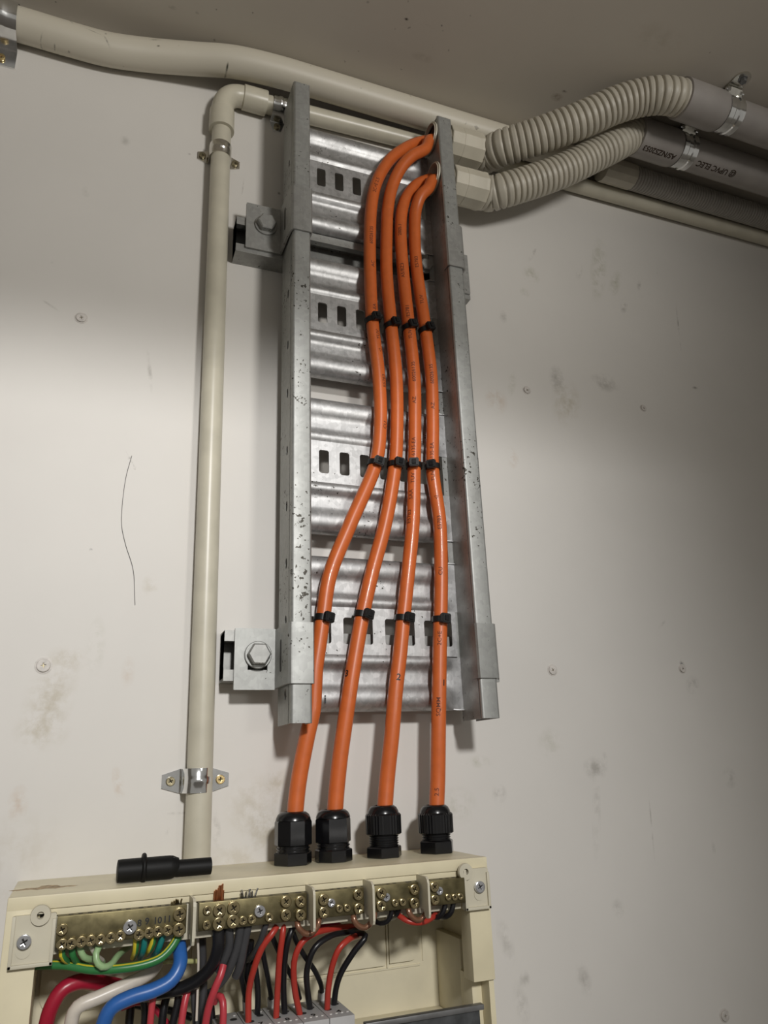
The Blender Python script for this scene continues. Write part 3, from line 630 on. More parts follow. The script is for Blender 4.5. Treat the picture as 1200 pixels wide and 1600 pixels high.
# ------------------------------------------------------------------ orange cables, cable ties, glands
R = 6.45
CABLES = [
  # ends inside the conduit entry (mm), then picture points down each cable with their distance from the wall
  ([(330, 36.2, 680.4), (313, 36.2, 680.4)], [(660, 221.5, 35.5), (648, 225, 36.5), (633, 232, 38.6), (612, 247, 39.2), (597, 267, 39), (586, 292, 38.5), (580, 325, 39), (578, 365, 39), (578, 415, 39), (582, 505, 39), (592, 590, 39), (594, 667, 39), (587, 724, 39), (548, 817, 39), (515, 900, 39), (505, 962, 39), (498, 1010, 39), (493, 1045, 39), (491, 1080, 39), (489, 1110, 39), (480, 1150, 38), (466, 1225, 36), (459, 1300, 36), (458, 1330, 36)]),
  ([(330, 47.4, 671.2), (312.5, 47.6, 671.2)], [(664, 233, 50.5), (643, 244.5, 50.5), (627, 262, 47), (613.5, 290, 42), (606, 325, 39.5), (604, 365, 39), (604, 427, 39), (611, 507, 39), (619, 590, 39), (620, 667, 39), (617, 728, 39), (602, 817, 39), (580, 900, 39), (566, 963, 39), (555, 1025, 39), (547, 1075, 39), (538, 1137, 38), (531, 1187, 37), (525, 1245, 36), (522, 1290, 36), (521, 1325, 36)]),
  ([(330, 36.4, 625), (312, 36.4, 625)], [(668, 281.5, 36.4), (652, 288.5, 38), (636, 307, 39), (628, 330, 39), (626, 365, 39), (630, 427, 39), (639, 512, 39), (647, 590, 39), (648, 667, 39), (647, 731, 39), (645, 817, 39), (637, 900, 39), (630, 967, 39), (625, 1020, 39), (618, 1080, 39), (612, 1150, 38), (605, 1215, 36), (601, 1270, 36), (600, 1315, 36)]),
  ([(330, 47.8, 614), (312.5, 48, 614)], [(669, 294.5, 50.5), (657, 307, 49), (650, 327, 44), (648, 357, 40.5), (650, 410, 39), (665, 517, 39), (674, 590, 39), (676, 667, 39), (676, 735, 39), (687, 817, 39), (689, 900, 39), (688, 972, 39), (687, 1020, 39), (686, 1080, 39), (685, 1150, 38), (684, 1215, 36), (682, 1270, 36), (682, 1310, 36)])]
CL = ['first orange cable from left, bending furthest over and vanishing behind the left rail foot',
      'second orange cable from left, marked with a hand written 3',
      'third orange cable from left, marked with a hand written 2',
      'rightmost orange cable, marked with a hand written 1 and straight at the bottom']
cab = []
for (ends, pts), lab in zip(CABLES, CL):
    p, L = resample(mm(ends)+[Q(*q) for q in pts], .004)
    o = tag(obj('orange_cable', tube(B(), p, R, 24), 'orange'), lab, 'cable', 'orange power cables in the tray'); cab.append((o, p))
def path_at(p, px=None, z=None):
    """index and arc length (mm from the top) where the path crosses height z (metres)"""
    s = 0
    for i in range(1, len(p)):
        if p[i].z < z <= p[i-1].z and i > 8: return i, s*1000
        s += (p[i]-p[i-1]).length
    return len(p)//2, s*500
def print_up(k, s, size, py, ang, m='print_brown', bold=.035, up=False):
    """lettering that reads upwards, starting at picture height py on cable k"""
    o, p = cab[k]; q = p[::-1]
    best = min(range(len(q)), key=lambda i: abs(800-CAM_F*((q[i]-cam.location).dot(UPV))/((q[i]-cam.location).dot(FWD))-py) + (0 if i < len(q)-14 else 1e3))
    s0 = sum((q[i]-q[i-1]).length for i in range(1, best+1))*1000
    text_on_tube('written_number' if up else 'printed_lettering', s, size, q, R, s0, ang, m, o, bold, 1.0 if up else 1.12, up)
TS = 3.6
for s, y in (('2.5', 1243), ('SQMM', 1120), ('2C+E', 1008), ('CU', 903), ('E5783', 833), ('TUV', 757), ('6135-EA', 727), ('AZ', 643), ('60026135', 605), ('E5783', 422), ('TUV', 480)): print_up(3, s, TS, y, 27 if y > 650 else 20)
for s, y, a in (('E5783', 823, 56), ('SAA', 786, 46), ('TUV', 758, 32), ('6135-EA', 715, 30), ('AZ', 635, 26), ('60026135', 598, 24), ('2005.1', 373, 30), ('A5/BZ3', 440, 28), ('TUV', 536, 20), ('/E5781', 502, 20)): print_up(2, s, TS, y, a)
for s, y, a in (('60026135', 385, 4), ('AC', 420, -10), ('E5783', 607, -27), ('CU', 672, -27), ('2C+E 2.5', 308, 4), ('-EA', 492, -10), ('TUV', 536, -20)): print_up(0, s, TS, y, a)
def tri_mark(k, py, ang):
    o, p = cab[k]; q = p[::-1]
    best = min(range(len(q)), key=lambda i: abs(800-CAM_F*((q[i]-cam.location).dot(UPV))/((q[i]-cam.location).dot(FWD))-py))
    c = q[best]; T = (q[best+1]-q[best-1]).normalized(); F = Vector((0, -1, 0)); F = (F-T*F.dot(T)).normalized(); Sd = -T.cross(F)
    bm = B(); pr = [(-1.7, 0), (1.5, 1.9), (1.5, -1.9)]
    for a, b in zip(pr, pr[1:]+pr[:1]):
        pts = []
        for t in range(5):
            u = a[0]+(b[0]-a[0])*t/4; w = a[1]+(b[1]-a[1])*t/4; an = math.radians(ang)+w/R
            pts.append(c+T*u/1000+(F*math.cos(an)+Sd*math.sin(an))*(R+.03)/1000)
        tube(bm, pts, .16, 5)
    obj('approval_mark', bm, 'print_brown', o)
tri_mark(3, 779, 25); tri_mark(0, 552, -24)
print_up(3, '1', 5.2, 1067, 2, 'marker', .16, True)
print_up(2, '2', 5.4, 1060, 26, 'marker', .16, True)
print_up(1, '3', 5.4, 1053, 80, 'marker', .16, True)
def tie(k, py, ang, label, tilt):
    o, p = cab[k]
    def ypx(q): r = q-cam.location; return 800-CAM_F*r.dot(UPV)/r.dot(FWD)
    i = min(range(12, len(p)-2), key=lambda i: abs(ypx(p[i])-py)); c = p[i]
    T = (p[i-1]-p[i+1]).normalized(); T = (T+Vector((-.0, 0, 0))).normalized()
    F = Vector((0, -1, 0)); F = (F-T*F.dot(T)).normalized(); Sx = T.cross(F)*-1     # Sx: to the left
    Sx = -Sx                                                                     # to the right
    Tt = (T-Sx*tilt).normalized(); Sx = (Sx-Tt*Sx.dot(Tt)).normalized()
    t = thing('cable_tie', label, 'cable tie', c-T*.0025, 'black cable ties round the orange cables')
    bm = B(); n = 28; rows = []
    for h, r in ((-2.6, R+.1), (-2.6, R+1.3), (2.6, R+1.3), (2.6, R+.1)):
        rows.append([bm.verts.new(c+Tt*h/1000+(F*math.cos(2*math.pi*j/n)+Sx*math.sin(2*math.pi*j/n))*r/1000) for j in range(n)])
    for a, b in zip(rows, rows[1:]+rows[:1]):
        for j in range(n): bm.faces.new((a[j], a[(j+1) % n], b[(j+1) % n], b[j]))
    obj('strap', bm, 'tie_black', t, 40)
    a = math.radians(ang); Nn = F*math.cos(a)+Sx*math.sin(a); Tg = -F*math.sin(a)+Sx*math.cos(a)
    def hb(u0, u1, h0, h1, n0, n1, bev):
        b2 = B(); vs = [b2.verts.new(c+Tg*u/1000+Tt*h/1000+Nn*n_/1000) for u in (u0, u1) for h in (h0, h1) for n_ in (n0, n1)]
        for q in ((0, 1, 3, 2), (4, 6, 7, 5), (0, 4, 5, 1), (2, 3, 7, 6), (0, 2, 6, 4), (1, 5, 7, 3)): b2.faces.new([vs[i] for i in q])
        bmesh.ops.recalc_face_normals(b2, faces=b2.faces[:])
        bmesh.ops.bevel(b2, geom=b2.edges[:], offset=bev/1000, segments=2, affect='EDGES'); return b2
    obj('tie_head', hb(-4.6, 4.6, -4.3, 4.3, R+.5, R+5.6, .8), 'tie_black', t, 40)
    obj('strap_tail', hb(-2.0, 2.0, -2.4, 2.4, R+5.4, R+6.6, .3), 'black_plastic', t, 40)
order = ('first cable from left', 'second cable from left', 'third cable from left', 'rightmost cable')
rowsn = ('upper row, ', 'middle row, ', 'bottom row, ')
for r, (ys, angs, tl) in enumerate((((504, 507, 511, 515), (8, 10, 4, 9), .2), ((725, 729, 731, 733), (2, 5, -24, -32), .06), ((964, 964, 968, 972), (18, 16, 14, 4), .0))):
    for k in range(4): tie(k, ys[k], angs[k], 'black cable tie in the '+rowsn[r]+'round the '+order[k], tl)

DBT = -67       # top of the switchboard
def gland(k, style, label):
    p = cab[k][1][-1]; x, d = p.x*1000, -p.y*1000
    t = thing('cable_gland', label, 'cable gland', V(x, d, DBT), 'black cable glands on top of the switchboard')
    z = DBT
    if style == 0:
        lathe(bm := B(), [(13.6, 0), (14.6, .6), (14.6, 8.2), (13.8, 9)], (x, d, z), 'z', 6 if k != 1 else 8); obj('base_nut', bm, 'black_plastic', t, 25); h = 9
        lathe(bm := B(), [(12.6, 0), (12.6, .9), (11.9, 1), (11.9, 2), (12.8, 2.1), (12.8, 3), (12, 3.2), (12, 4.6)], (x, d, z+h), 'z', 28); obj('thread', bm, 'black_plastic', t, 30); h += 4.2
        lathe(bm := B(), [(13, 0), (14.3, .8), (14.3, 16.6), (13.6, 18)], (x, d, z+h), 'z', 8 if k == 0 else 6); obj('dome_nut', bm, 'black_plastic', t, 25); h += 18
        lathe(bm := B(), [(13.5, 0), (13.2, 1.6), (12, 4), (9.8, 5.8), (7.6, 6.2), (7.0, 5.4), (6.9, 4)], (x, d, z+h), 'z', 32); obj('dome', bm, 'black_plastic', t, 50)
    else:
        hb = 8 if k == 2 else 9.5
        lathe(bm := B(), [(13.6, 0), (14.6, .6), (14.6, hb-.8), (13.8, hb)], (x, d, z), 'z', 6); obj('base_nut', bm, 'black_plastic', t, 25); h = hb
        pr = []; nn = 5 if k == 2 else 3
        for i in range(nn): pr += [(10.9, i*1.7), (11.7, i*1.7+.4), (11.7, i*1.7+.9), (10.9, i*1.7+1.3)]
        pr.append((10.9, nn*1.7+1)); lathe(bm := B(), pr, (x, d, z+h), 'z', 28); obj('thread', bm, 'black_plastic', t, 30); h += nn*1.7
        pts = []
        bm = B(); n = 72; rows = []
        for hh, rr in ((0, 12.6), (.8, 13.9), (14.5, 13.9), (15.8, 12.8)):
            rows.append([bm.verts.new(V(x+(rr+(.35 if i % 2 else 0)+.5*abs(math.cos(3*math.pi*2*i/n))**6)*math.cos(2*math.pi*i/n), d+(rr+(.35 if i % 2 else 0)+.5*abs(math.cos(3*math.pi*2*i/n))**6)*math.sin(2*math.pi*i/n), z+h+hh)) for i in range(n)])
        for a, b in zip(rows, rows[1:]):
            for i in range(n): bm.faces.new((a[i], a[(i+1) % n], b[(i+1) % n], b[i]))
        bm.faces.new(rows[0][::-1]); bm.faces.new(rows[-1]); obj('dome_nut', bm, 'black_plastic', t, 20); h += 15.8
        lathe(bm := B(), [(12.6, 0), (12.2, 1.8), (10.8, 4.4), (8.8, 5.8), (7.4, 6), (7.0, 5), (6.9, 4)], (x, d, z+h), 'z', 32); obj('dome', bm, 'black_plastic', t, 50)
gl = ['leftmost black cable gland with smooth faceted nut beside its twin', 'second black cable gland from left, close beside the leftmost one',
      'third black cable gland from left with ribbed nut and long exposed thread', 'rightmost black cable gland with ribbed nut near the switchboard end']
for k in range(4): gland(k, 0 if k < 2 else 1, gl[k])

# ------------------------------------------------------------------ switchboard enclosure
X0, X1, ZB = -32, 297, -330
board = thing('switchboard', 'open cream plastic switchboard enclosure at the bottom of the wall', 'switchboard', V(132, 40, ZB))
bm = B(); box(bm, X0, X1, 0, 83, DBT-4, DBT, 1.5); obj('top_panel', bm, 'cream', board)
bm = B(); box(bm, X0, X0+4, 0, 83, ZB, DBT-4); obj('side_panel', bm, 'cream', board)
bm = B(); box(bm, X1-4, X1, 0, 83, ZB, DBT-4); obj('side_panel', bm, 'cream', board)
bm = B(); box(bm, X0+4, X1-4, .5, 8, ZB, DBT-4); obj('back_panel', bm, 'cream_inner', board)
# front frame: top band with a stepped lip, flanges
bm = B(); box(bm, X0, X1, 80, 86, DBT-8, DBT, .8); box(bm, X0+1, X1-1, 79, 84.5, DBT-12, DBT-7.6, .4); obj('front_lip', bm, 'cream', board)
bm = B(); box(bm, X0, -13, 78, 86, ZB, DBT-7, .7); box(bm, -16, -13, 12, 79, ZB, DBT-7, .3); obj('flange', bm, 'cream', board)
bm = B(); box(bm, 279.5, X1, 70, 86, -148.5, DBT-7, .6); box(bm, 285, X1-4, 52, 71, ZB, -147.5, .6); obj('flange', bm, 'cream', board)
bm = B(); box(bm, 286.5, 293, 8, 52, ZB, -127, .8); obj('inner_block', bm, 'cream_inner', board)
bm = B(); box(bm, X0+4, 286, 8, 22, ZB, -181, 1.0); obj('bottom_ledge', bm, 'cream_inner', board)
# knock-outs pressed into the back panel
for out in (rrect(160, 241, -148, -88, 2, 2), [(244.5, -88), (244.5, -147), (262, -147)]+[(262+8*math.sin(t), -139-8*math.cos(t)) for t in [i*math.pi/12 for i in range(1, 7)]]+[(270, -88)], rrect(90, 157, -150, -88, 2, 2), rrect(-10, 40, -150, -90, 12, 5), rrect(50, 86, -150, -90, 2, 2)):
    prism(bm := B(), out, 8, 10.2); obj('knockout', bm, 'cream_inner', board, 20)
bm = B()
for q in (rrect(158, 244, -152, -84, 2, 2),):
    for (a, b) in ((( 158, -150.5), (243, -149.5)),): box(bm, 158, 271, 8, 9.0, -151.4, -150.2)
box(bm, 242.2, 243.4, 8, 10, -150, -84); box(bm, 273.4, 274.3, 8, 9, -148, -88); obj('rib', bm, 'cream_inner', board)
# screw lugs at both ends and the long mounting strip of the bars
def lug(x0, x1, z0, z1, hx, hz, sx, sz, label):
    bm = B(); plate(bm, rrect(x0, x1, z0, z1, 1, 2), [ngon(hx, hz, 2.0, 16)], 5, MXZ(86.5)); 
    for a, b, c, d_ in ((x0, x1, z0, z0+2), (x0, x0+2, z0, z1), (x1-2, x1, z0, z1-3)): box(bm, a, b, 88.8, 90.8, c, d_, .3)
    box(bm, hx-7.5, hx+7.5, 88.8, 90.2, hz-.01+3, z1, .3) if False else None
    n = 24
    v = [[bm.verts.new(V(hx+r*math.cos(2*math.pi*i/n), dd, hz+r*math.sin(2*math.pi*i/n))) for i in range(n)] for r, dd in ((2.1, 88.6), (2.1, 91), (5.6, 91), (5.9, 88.6))]
    for a, b in zip(v, v[1:]):
        for i in range(n): bm.faces.new((a[i], a[(i+1) % n], b[(i+1) % n], b[i]))
    l = obj('screw_lug', bm, 'bar_mount', board, 25)
    lathe(bm := B(), [(2.1, 0), (2.1, .5)], (hx, 84.2, hz), 'd', 16); obj('screw_hole', bm, 'recess', l)
    lathe(bm := B(), [(4.2, 0), (4.2, .9)], (sx, 88.6, sz-5), 'd', 24); obj('raised_disc', bm, 'bar_mount', l)
    screw('screw', sx, 89, sz, 4.2, 2.4, ['screw_zinc', 'recess'], l, .5)
lug(-28, -3.5, -105, -77, -12.6, -77.5, -20.2, -91, '')
lug(274.5, X1-1.5, -101.5, -74, 276.2, -75.5, 286.8, -86.5, '')
bm = B(); box(bm, -4, 274.8, 72, 82, -101, -75.5, .6); obj('bar_mount', bm, 'bar_mount', board)
FINS = [77, 155.4, 197.6, 239.2]
for i, x in enumerate(FINS):
    pr = [(76, -74.5), (101, -74.8), (103.5, -76.5), (104.5, -79), (104.5, -98.5), (103.5, -100.8), (101, -101.5), (97.5, -100.5), (95.5, -96.2), (76, -96)]
    bm = B(); a = [bm.verts.new(V(x-.8, d, z)) for d, z in pr]; b = [bm.verts.new(V(x+.8, d, z)) for d, z in pr]; n = len(pr)
    bm.faces.new(a); bm.faces.new(b[::-1])
    for k in range(n): bm.faces.new((a[k], a[(k+1) % n], b[(k+1) % n], b[k]))
    obj('barrier_fin', bm, 'bar_mount', board, 20)
p = P(61, 1383, 40)   # brown chafe on the top
bm = B(); prism(bm, [(-22, 0), (-17, 2.5), (-9, 2), (-5, 4), (0, 2.5), (6, 4.2), (12, 2), (17, 2.6), (20, .5), (14, -1), (9, -.4), (7, -4), (1, -6), (-3, -5), (-5, -1.5), (-12, -2.2), (-16, -.8)], 0, .15)
bmesh.ops.transform(bm, matrix=Matrix(((1, 0, 0, -.012), (0, 0, -2.2, -.050), (0, 1, 0, DBT/1000), (0, 0, 0, 1))), verts=bm.verts[:])
bmesh.ops.recalc_face_normals(bm, faces=bm.faces[:]); mat('chafe', (.47, .35, .21), .7, 0, .4, 300); tagc(obj('chafe_mark', bm, 'chafe', board), 'brown chafed patch on the top')

# brass terminal bars
def bar(label, x0, x1, scr, notches):
    t = thing('terminal_bar', label, 'terminal bar', V((x0+x1)/2, 87, -95.5))
    bm = B(); box(bm, x0, x1, 82, 92, -95.5, -79, .4); obj('brass_block', bm, 'brass', t)
    for x, r in notches:
        lathe(bm := B(), [(r, 0), (r, .15)], (x, 87.2, -79.05), 'z', 14); obj('wire_hole', bm, 'recess', t)
    for px, py, rp, m in scr:
        p = P(px, py, 93.5); r = rp*.475
        screw('terminal_screw' if m == 'brass_screw' else 'mounting_screw', p.x, 91.9, max(-92.2-0*r, min(p.z, -81.5)) if False else p.z, r, 2.0 if rp > 6 else 1.6, [m, 'recess'], t, random.random()*1.5)
    return t
bs, sz = 'brass_screw', 'screw_zinc'
earth = bar('longest brass earth bar at left with written numbers 8 to 11', -3, 74, [(97, 1476, 7, bs), (111, 1475, 7, bs), (127, 1472, 7, bs), (142, 1470, 7, bs), (157, 1469, 7, bs), (173, 1466, 7, bs), (188, 1463, 7, bs), (203, 1449, 9, sz), (217, 1461, 7, bs), (233, 1458, 7, bs), (247, 1456, 7, bs), (262, 1454, 7, bs), (280, 1453, 9, bs), (281, 1429, 9, bs), (97, 1453, 7, bs)], [(-1+i*5.6, 1.5) for i in range(1, 8)]+[(46+i*5.4, 1.5) for i in range(4)]+[(69, 2.3)])
for s, px, py in (('8', 217, 1443), ('9', 229, 1440), ('10', 242, 1439), ('11', 257, 1437)):
    p = P(px, py, 92.1); text_flat('written_number', s, 3.8, Matrix.Translation(V(p.x-1, 92.12, p.z))@Matrix.Rotation(math.pi/2, 4, 'X'), 'marker', earth, .12)
n1 = bar('brass neutral bar second from left with bare copper strands above it', 81.6, 153.8, [(324, 1423, 6, bs), (323, 1446, 6, bs), (343, 1423, 9, bs), (342, 1444, 9, bs), (365, 1419, 9, bs), (364, 1440, 9, bs), (380, 1439, 6, bs), (394, 1437, 6, bs), (406, 1424, 8, sz), (421, 1434, 6, bs), (447, 1409, 8, bs), (447, 1430, 8, bs), (470, 1409, 8, bs), (470, 1430, 8, bs)], [(85, 1.4), (94, 2.4), (105, 2.4), (112, 1.4), (118, 1.4), (130, 1.4), (140, 2.2), (149, 2.2)])
bar('short brass bar third from left between two barrier fins', 157.2, 195, [(506, 1406, 8, bs), (518, 1411, 6, sz), (506, 1426, 8, bs), (531, 1420, 5.5, bs), (543, 1419, 5.5, bs), (560, 1398, 8, bs), (561, 1420, 8, bs)], [(161, 2.3), (173, 1.3), (178, 1.3), (183, 1.3), (189, 2.3)])
bar('short brass bar fourth from left, second from the right end', 199.4, 236.8, [(596, 1396, 8, bs), (604, 1402, 6, sz), (596, 1416, 8, bs), (618, 1411, 5.5, bs), (630, 1410, 5.5, bs), (648, 1390, 8, bs), (648, 1411, 8, bs)], [(203, 2.3), (215, 1.3), (220, 1.3), (231, 2.3)])
bar('rightmost short brass bar with plain blank end', 241.4, 274, [(679, 1386, 7.5, bs), (687, 1392, 6, sz), (680, 1406, 7.5, bs), (701, 1402, 5, bs), (711, 1402, 5, bs), (720, 1401, 5, bs)], [(246, 2.3), (257, 1.3), (262, 1.3), (267, 1.3)])
# bare strand ends standing out of the bars
def strands(label, mats, spots):
    bm = B()
    for x, h, dx in spots: tube(bm, mm([(x, 87+random.uniform(-1, 1), -80), (x+dx*.5, 87, -79+h*.5), (x+dx, 87.5, -79+h)]), .55, 7)
    tag(obj('wire_strands', bm, mats, None, 40), label, 'wire')
strands('bright copper strand ends sticking up from the neutral bar', 'copper', [(92+i*.85, 5+2.5*random.random()+(2.2 if 3 < i < 7 else 0), random.uniform(-.3, .3)) for i in range(8)])
strands('tinned grey strand ends lying on the neutral bar', 'screw_zinc', [(110+i*1.5, 2.5+3*random.random(), random.uniform(-2, 2)) for i in range(7)])
strands('short brass coloured strand ends above the right end of the earth bar', 'brass_screw', [(65+i*1.1, 1.6+1.5*random.random(), random.uniform(-1, 1)) for i in range(6)])
# insulated copper links hanging between neighbouring bars
for pts, lab in (([(464, 1434), (466, 1444), (475, 1454), (485, 1455), (494, 1447), (498, 1436), (498, 1430)], 'brown copper link looping under the left barrier fin pair'),
                 ([(552, 1424), (553, 1433), (560, 1443), (570, 1446), (580, 1438), (585, 1428), (585, 1420)], 'brown copper link looping under the middle barrier fin'),
                 ([(637, 1412), (639, 1422), (646, 1431), (655, 1434), (663, 1427), (668, 1417), (668, 1410)], 'brown copper link looping under the right barrier fin')):
    p, _ = resample([Q(q[0], q[1]+(3.5 if 0 < i < len(pts)-1 else 0), 88 if i in (0, len(pts)-1) else 91) for i, q in enumerate(pts)], .002)
    tag(obj('copper_link', tube(B(), p, 2.0, 12), 'copper_link'), lab, 'wire')

# ------------------------------------------------------------------ wiring
def wire(label, m, r, pts, parent=None, name='wire'):
    p, _ = resample([Q(*q) for q in pts], .003)
    if isinstance(m, (list, tuple)): o = obj(name, tube(B(), p, r, 16, True, lambda k, n: 1 if k % 16 in m[2] else 0), list(m[:2]), parent)
    else: o = obj(name, tube(B(), p, r, 14), m, parent)
    return tag(o, label, 'wire') if not parent else o
GYM = ('wire_green', 'wire_yellow', (3, 4, 5, 13))
GYM2 = ('wire_green', 'wire_yellow', (0, 1, 2, 3))
wire('thick crimson cable arching at the left of the switchboard', 'wire_crimson', 4.6, [(60, 1660, 60), (70, 1610, 62), (80, 1574, 64), (98, 1546, 64), (124, 1534, 62), (155, 1536, 58), (180, 1540, 50), (210, 1548, 40), (230, 1560, 30)])
wire('thick white cable sweeping up behind the blue one', 'wire_white', 4.2, [(105, 1660, 70), (110, 1605, 72), (120, 1575, 74), (155, 1558, 74), (200, 1538, 72), (231, 1522, 68), (244, 1508, 60), (250, 1490, 46), (254, 1476, 36)])
wire('thick blue cable curving from under the earth bar', 'wire_blue', 4.5, [(150, 1660, 80), (160, 1605, 82), (174, 1575, 84), (205, 1558, 85), (240, 1547, 86), (268, 1531, 86), (281, 1508, 84), (281, 1485, 78), (277, 1462, 66)])
wire('thick black cable sweeping left from the neutral bar', 'wire_black', 4.0, [(225, 1556, 62), (250, 1551, 66), (284, 1544, 70), (312, 1529, 76), (333, 1505, 82), (341, 1478, 86), (341, 1452, 86.5)])
wire('green and yellow earth wire curving under the whole earth bar', GYM, 2.7, [(30, 1509, 68), (52, 1508, 72), (100, 1508, 78), (145, 1515, 84), (180, 1514, 88), (225, 1507, 90), (252, 1496, 90), (270, 1477, 89), (279, 1459, 87), (279, 1452, 86.5)])
for px, y0, mid, end, m, lab in ((97, 1481, (97, 1493), (106, 1502), GYM2, 'green and yellow wire under the first screw of the earth bar'), (112, 1480, (113, 1490), (120, 1503), 'wire_green', 'green wire under the second screw of the earth bar'),
                                (124, 1478, (130, 1494), (146, 1500), 'wire_pale_green', 'pale green wire under the third screw of the earth bar')):
    wire(lab, m, 1.9, [(px, y0-7, 87), (px, y0, 87), (*mid, 87), (*end, 80), (end[0]+14, end[1]+3, 66)])
wire('white wire stub under the fourth screw of the earth bar', 'wire_white', 1.3, [(140, 1472, 87), (143, 1482, 86), (150, 1492, 80), (160, 1500, 70)])
wire('pale green wire loop hanging below middle of the earth bar', 'wire_pale_green', 2.0, [(156, 1466, 87), (156, 1476, 88), (150, 1490, 91), (152, 1504, 92), (161, 1511, 92), (173, 1507, 88), (182, 1496, 80), (192, 1486, 66), (200, 1480, 55)])
for pts, m, lab in (([(213, 1459), (213, 1470), (212, 1484), (208, 1496)], GYM2, 'striped earth wire, leftmost of four short ones under the silver screw side'), ([(225, 1459), (226, 1470), (224, 1484), (219, 1496)], 'wire_teal', 'teal green wire between the two short striped earth wires'),
                    ([(240, 1455), (240, 1468), (236, 1480), (230, 1490)], GYM2, 'striped earth wire between the two short teal green wires'), ([(256, 1453), (254, 1464), (248, 1482), (240, 1494)], 'wire_teal', 'teal green wire, rightmost of four short ones beside the big end screw')):
    wire(lab, m, 1.9, [(*q, d) for q, d in zip(pts, (87, 87, 86, 74))])
wire('pale straw earth wire crossing behind the white divider', 'wire_straw', 1.6, [(244, 1503, 60), (270, 1502, 58), (308, 1502, 50)])
wire('thin white wire hanging straight beside the divider', 'wire_white', .8, [(309, 1462, 70), (310, 1500, 70), (309, 1540, 70), (307, 1595, 70)])
wire('thin white wire slanting behind the blue cable', 'wire_white', .9, [(300, 1474, 64), (288, 1490, 62), (272, 1505, 50)])
wire('dark grey wire hanging behind the thin white wire', 'wire_grey', 2.6, [(316, 1466, 60), (317, 1500, 58), (318, 1540, 56), (315, 1600, 56), (315, 1640, 56)])
for pts, lab in (([(357, 1440), (358, 1478), (349, 1502), (342, 1518)], 'grey sleeved wire first under the neutral bar, ending in a pink tail'), ([(377, 1440), (371, 1478), (361, 1508), (352, 1526), (340, 1540)], 'grey sleeved wire second under the neutral bar'), ([(389, 1438), (381, 1478), (374, 1512), (368, 1526)], 'grey sleeved wire third under the neutral bar with a blunt lower end')):
    wire(lab, 'wire_grey', 2.8, [(*q, 86-3*i) for i, q in enumerate(pts)])
wire('slim dark wire below the small screw of the neutral bar', 'wire_grey', 2.0, [(419, 1434, 86), (414, 1450, 86), (407, 1470, 82), (397, 1490, 74), (388, 1500, 60)])
wire('pink red wire continuing down from the first grey sleeve', 'wire_pink', 2.4, [(349, 1508, 82), (345, 1523, 84), (337, 1542, 84), (326, 1574, 80), (318, 1620, 74)])
wire('pink red wire with short hooked top behind the breakers', 'wire_pink', 2.3, [(335, 1566, 60), (340, 1556, 64), (347, 1560, 68), (349, 1578, 70), (347, 1620, 70)])
wire('pink red wire left, below the blue cable', 'wire_pink', 2.1, [(241, 1546, 76), (239, 1560, 76), (236, 1585, 76), (232, 1640, 74)])
wire('pink red wire second from left below the black cable', 'wire_pink', 2.3, [(297, 1540, 66), (292, 1552, 68), (287, 1575, 70), (278, 1640, 70)])
wire('black wire beside the second pink red wire', 'wire_black', 2.4, [(280, 1545, 60), (277, 1570, 60), (270, 1600, 60), (268, 1640, 60)])
wire('dark wire between the pink wires at bottom left', 'wire_grey', 2.2, [(302, 1545, 60), (304, 1570, 60), (306, 1600, 60), (306, 1640, 60)])
wire('black wire slanting from below earth bar at bottom left', 'wire_black', 2.2, [(222, 1555, 50), (226, 1580, 50), (222, 1640, 50)])
wire('black wire behind the leftmost pink red wire at the bottom edge', 'wire_black', 2.6, [(262, 1552, 44), (256, 1575, 46), (250, 1640, 46)])
wire('black wire beside the white cable at the bottom edge', 'wire_black', 2.8, [(205, 1562, 34), (203, 1585, 36), (198, 1640, 36)])
wire('black wire between the two hooked pink wires at the bottom edge', 'wire_black', 2.4, [(326, 1545, 40), (330, 1575, 42), (334, 1640, 42)])
wire('black wire across the back under the blue cable', 'wire_black', 2.4, [(180, 1560, 24), (220, 1572, 26), (262, 1578, 26), (300, 1590, 26)])
wire('small crimson wire lying at bottom left under the blue cable', 'wire_crimson', 2.0, [(190, 1575, 40), (215, 1566, 44), (236, 1572, 44), (262, 1600, 44)])
BZ = -157.4
def tail(label, m, r, pts): return wire(label, m, r, pts)
tail('first red wire entering the breakers from the left', 'wire_red', 2.15, [(432, 1448, 82), (425, 1459, 84), (411, 1478, 82), (397, 1513, 76), (389, 1548, 68), (388, 1602, 62)])
tail('second red wire from left, straight down into a breaker', 'wire_red', 2.1, [(443, 1445, 80), (442, 1456, 82), (437, 1495, 78), (434, 1540, 70), (431, 1598, 62)])
tail('third red wire, arching from behind the small bars into a breaker', 'wire_red', 2.1, [(560, 1447, 50), (535, 1449, 62), (512, 1453, 72), (492, 1458, 80), (473, 1471, 82), (461, 1496, 80), (460, 1540, 72), (470, 1592, 62)])
tail('rightmost red wire, arching into the last breaker', 'wire_red', 2.1, [(566, 1461.5, 58), (557, 1463, 66), (543, 1469, 76), (530, 1482, 78), (519, 1510, 74), (513, 1545, 68), (511, 1580, 62)])
tail('black wire right beside the second red wire', 'wire_black', 2.1, [(462, 1444, 76), (455, 1455, 80), (447, 1484, 78), (443, 1540, 66), (445, 1587, 56)])
tail('black wire arching beside the third red wire', 'wire_black', 2.1, [(562, 1452, 50), (545, 1457, 64), (516, 1463, 76), (492, 1481, 80), (480, 1514, 76), (481, 1550, 64), (485, 1580, 54)])
tail('rightmost black wire with sharp bend into last breaker', 'wire_black', 2.1, [(556, 1461, 62), (566, 1459, 72), (571, 1464, 78), (554, 1486, 76), (533, 1520, 68), (525, 1545, 60), (522, 1570, 54)])
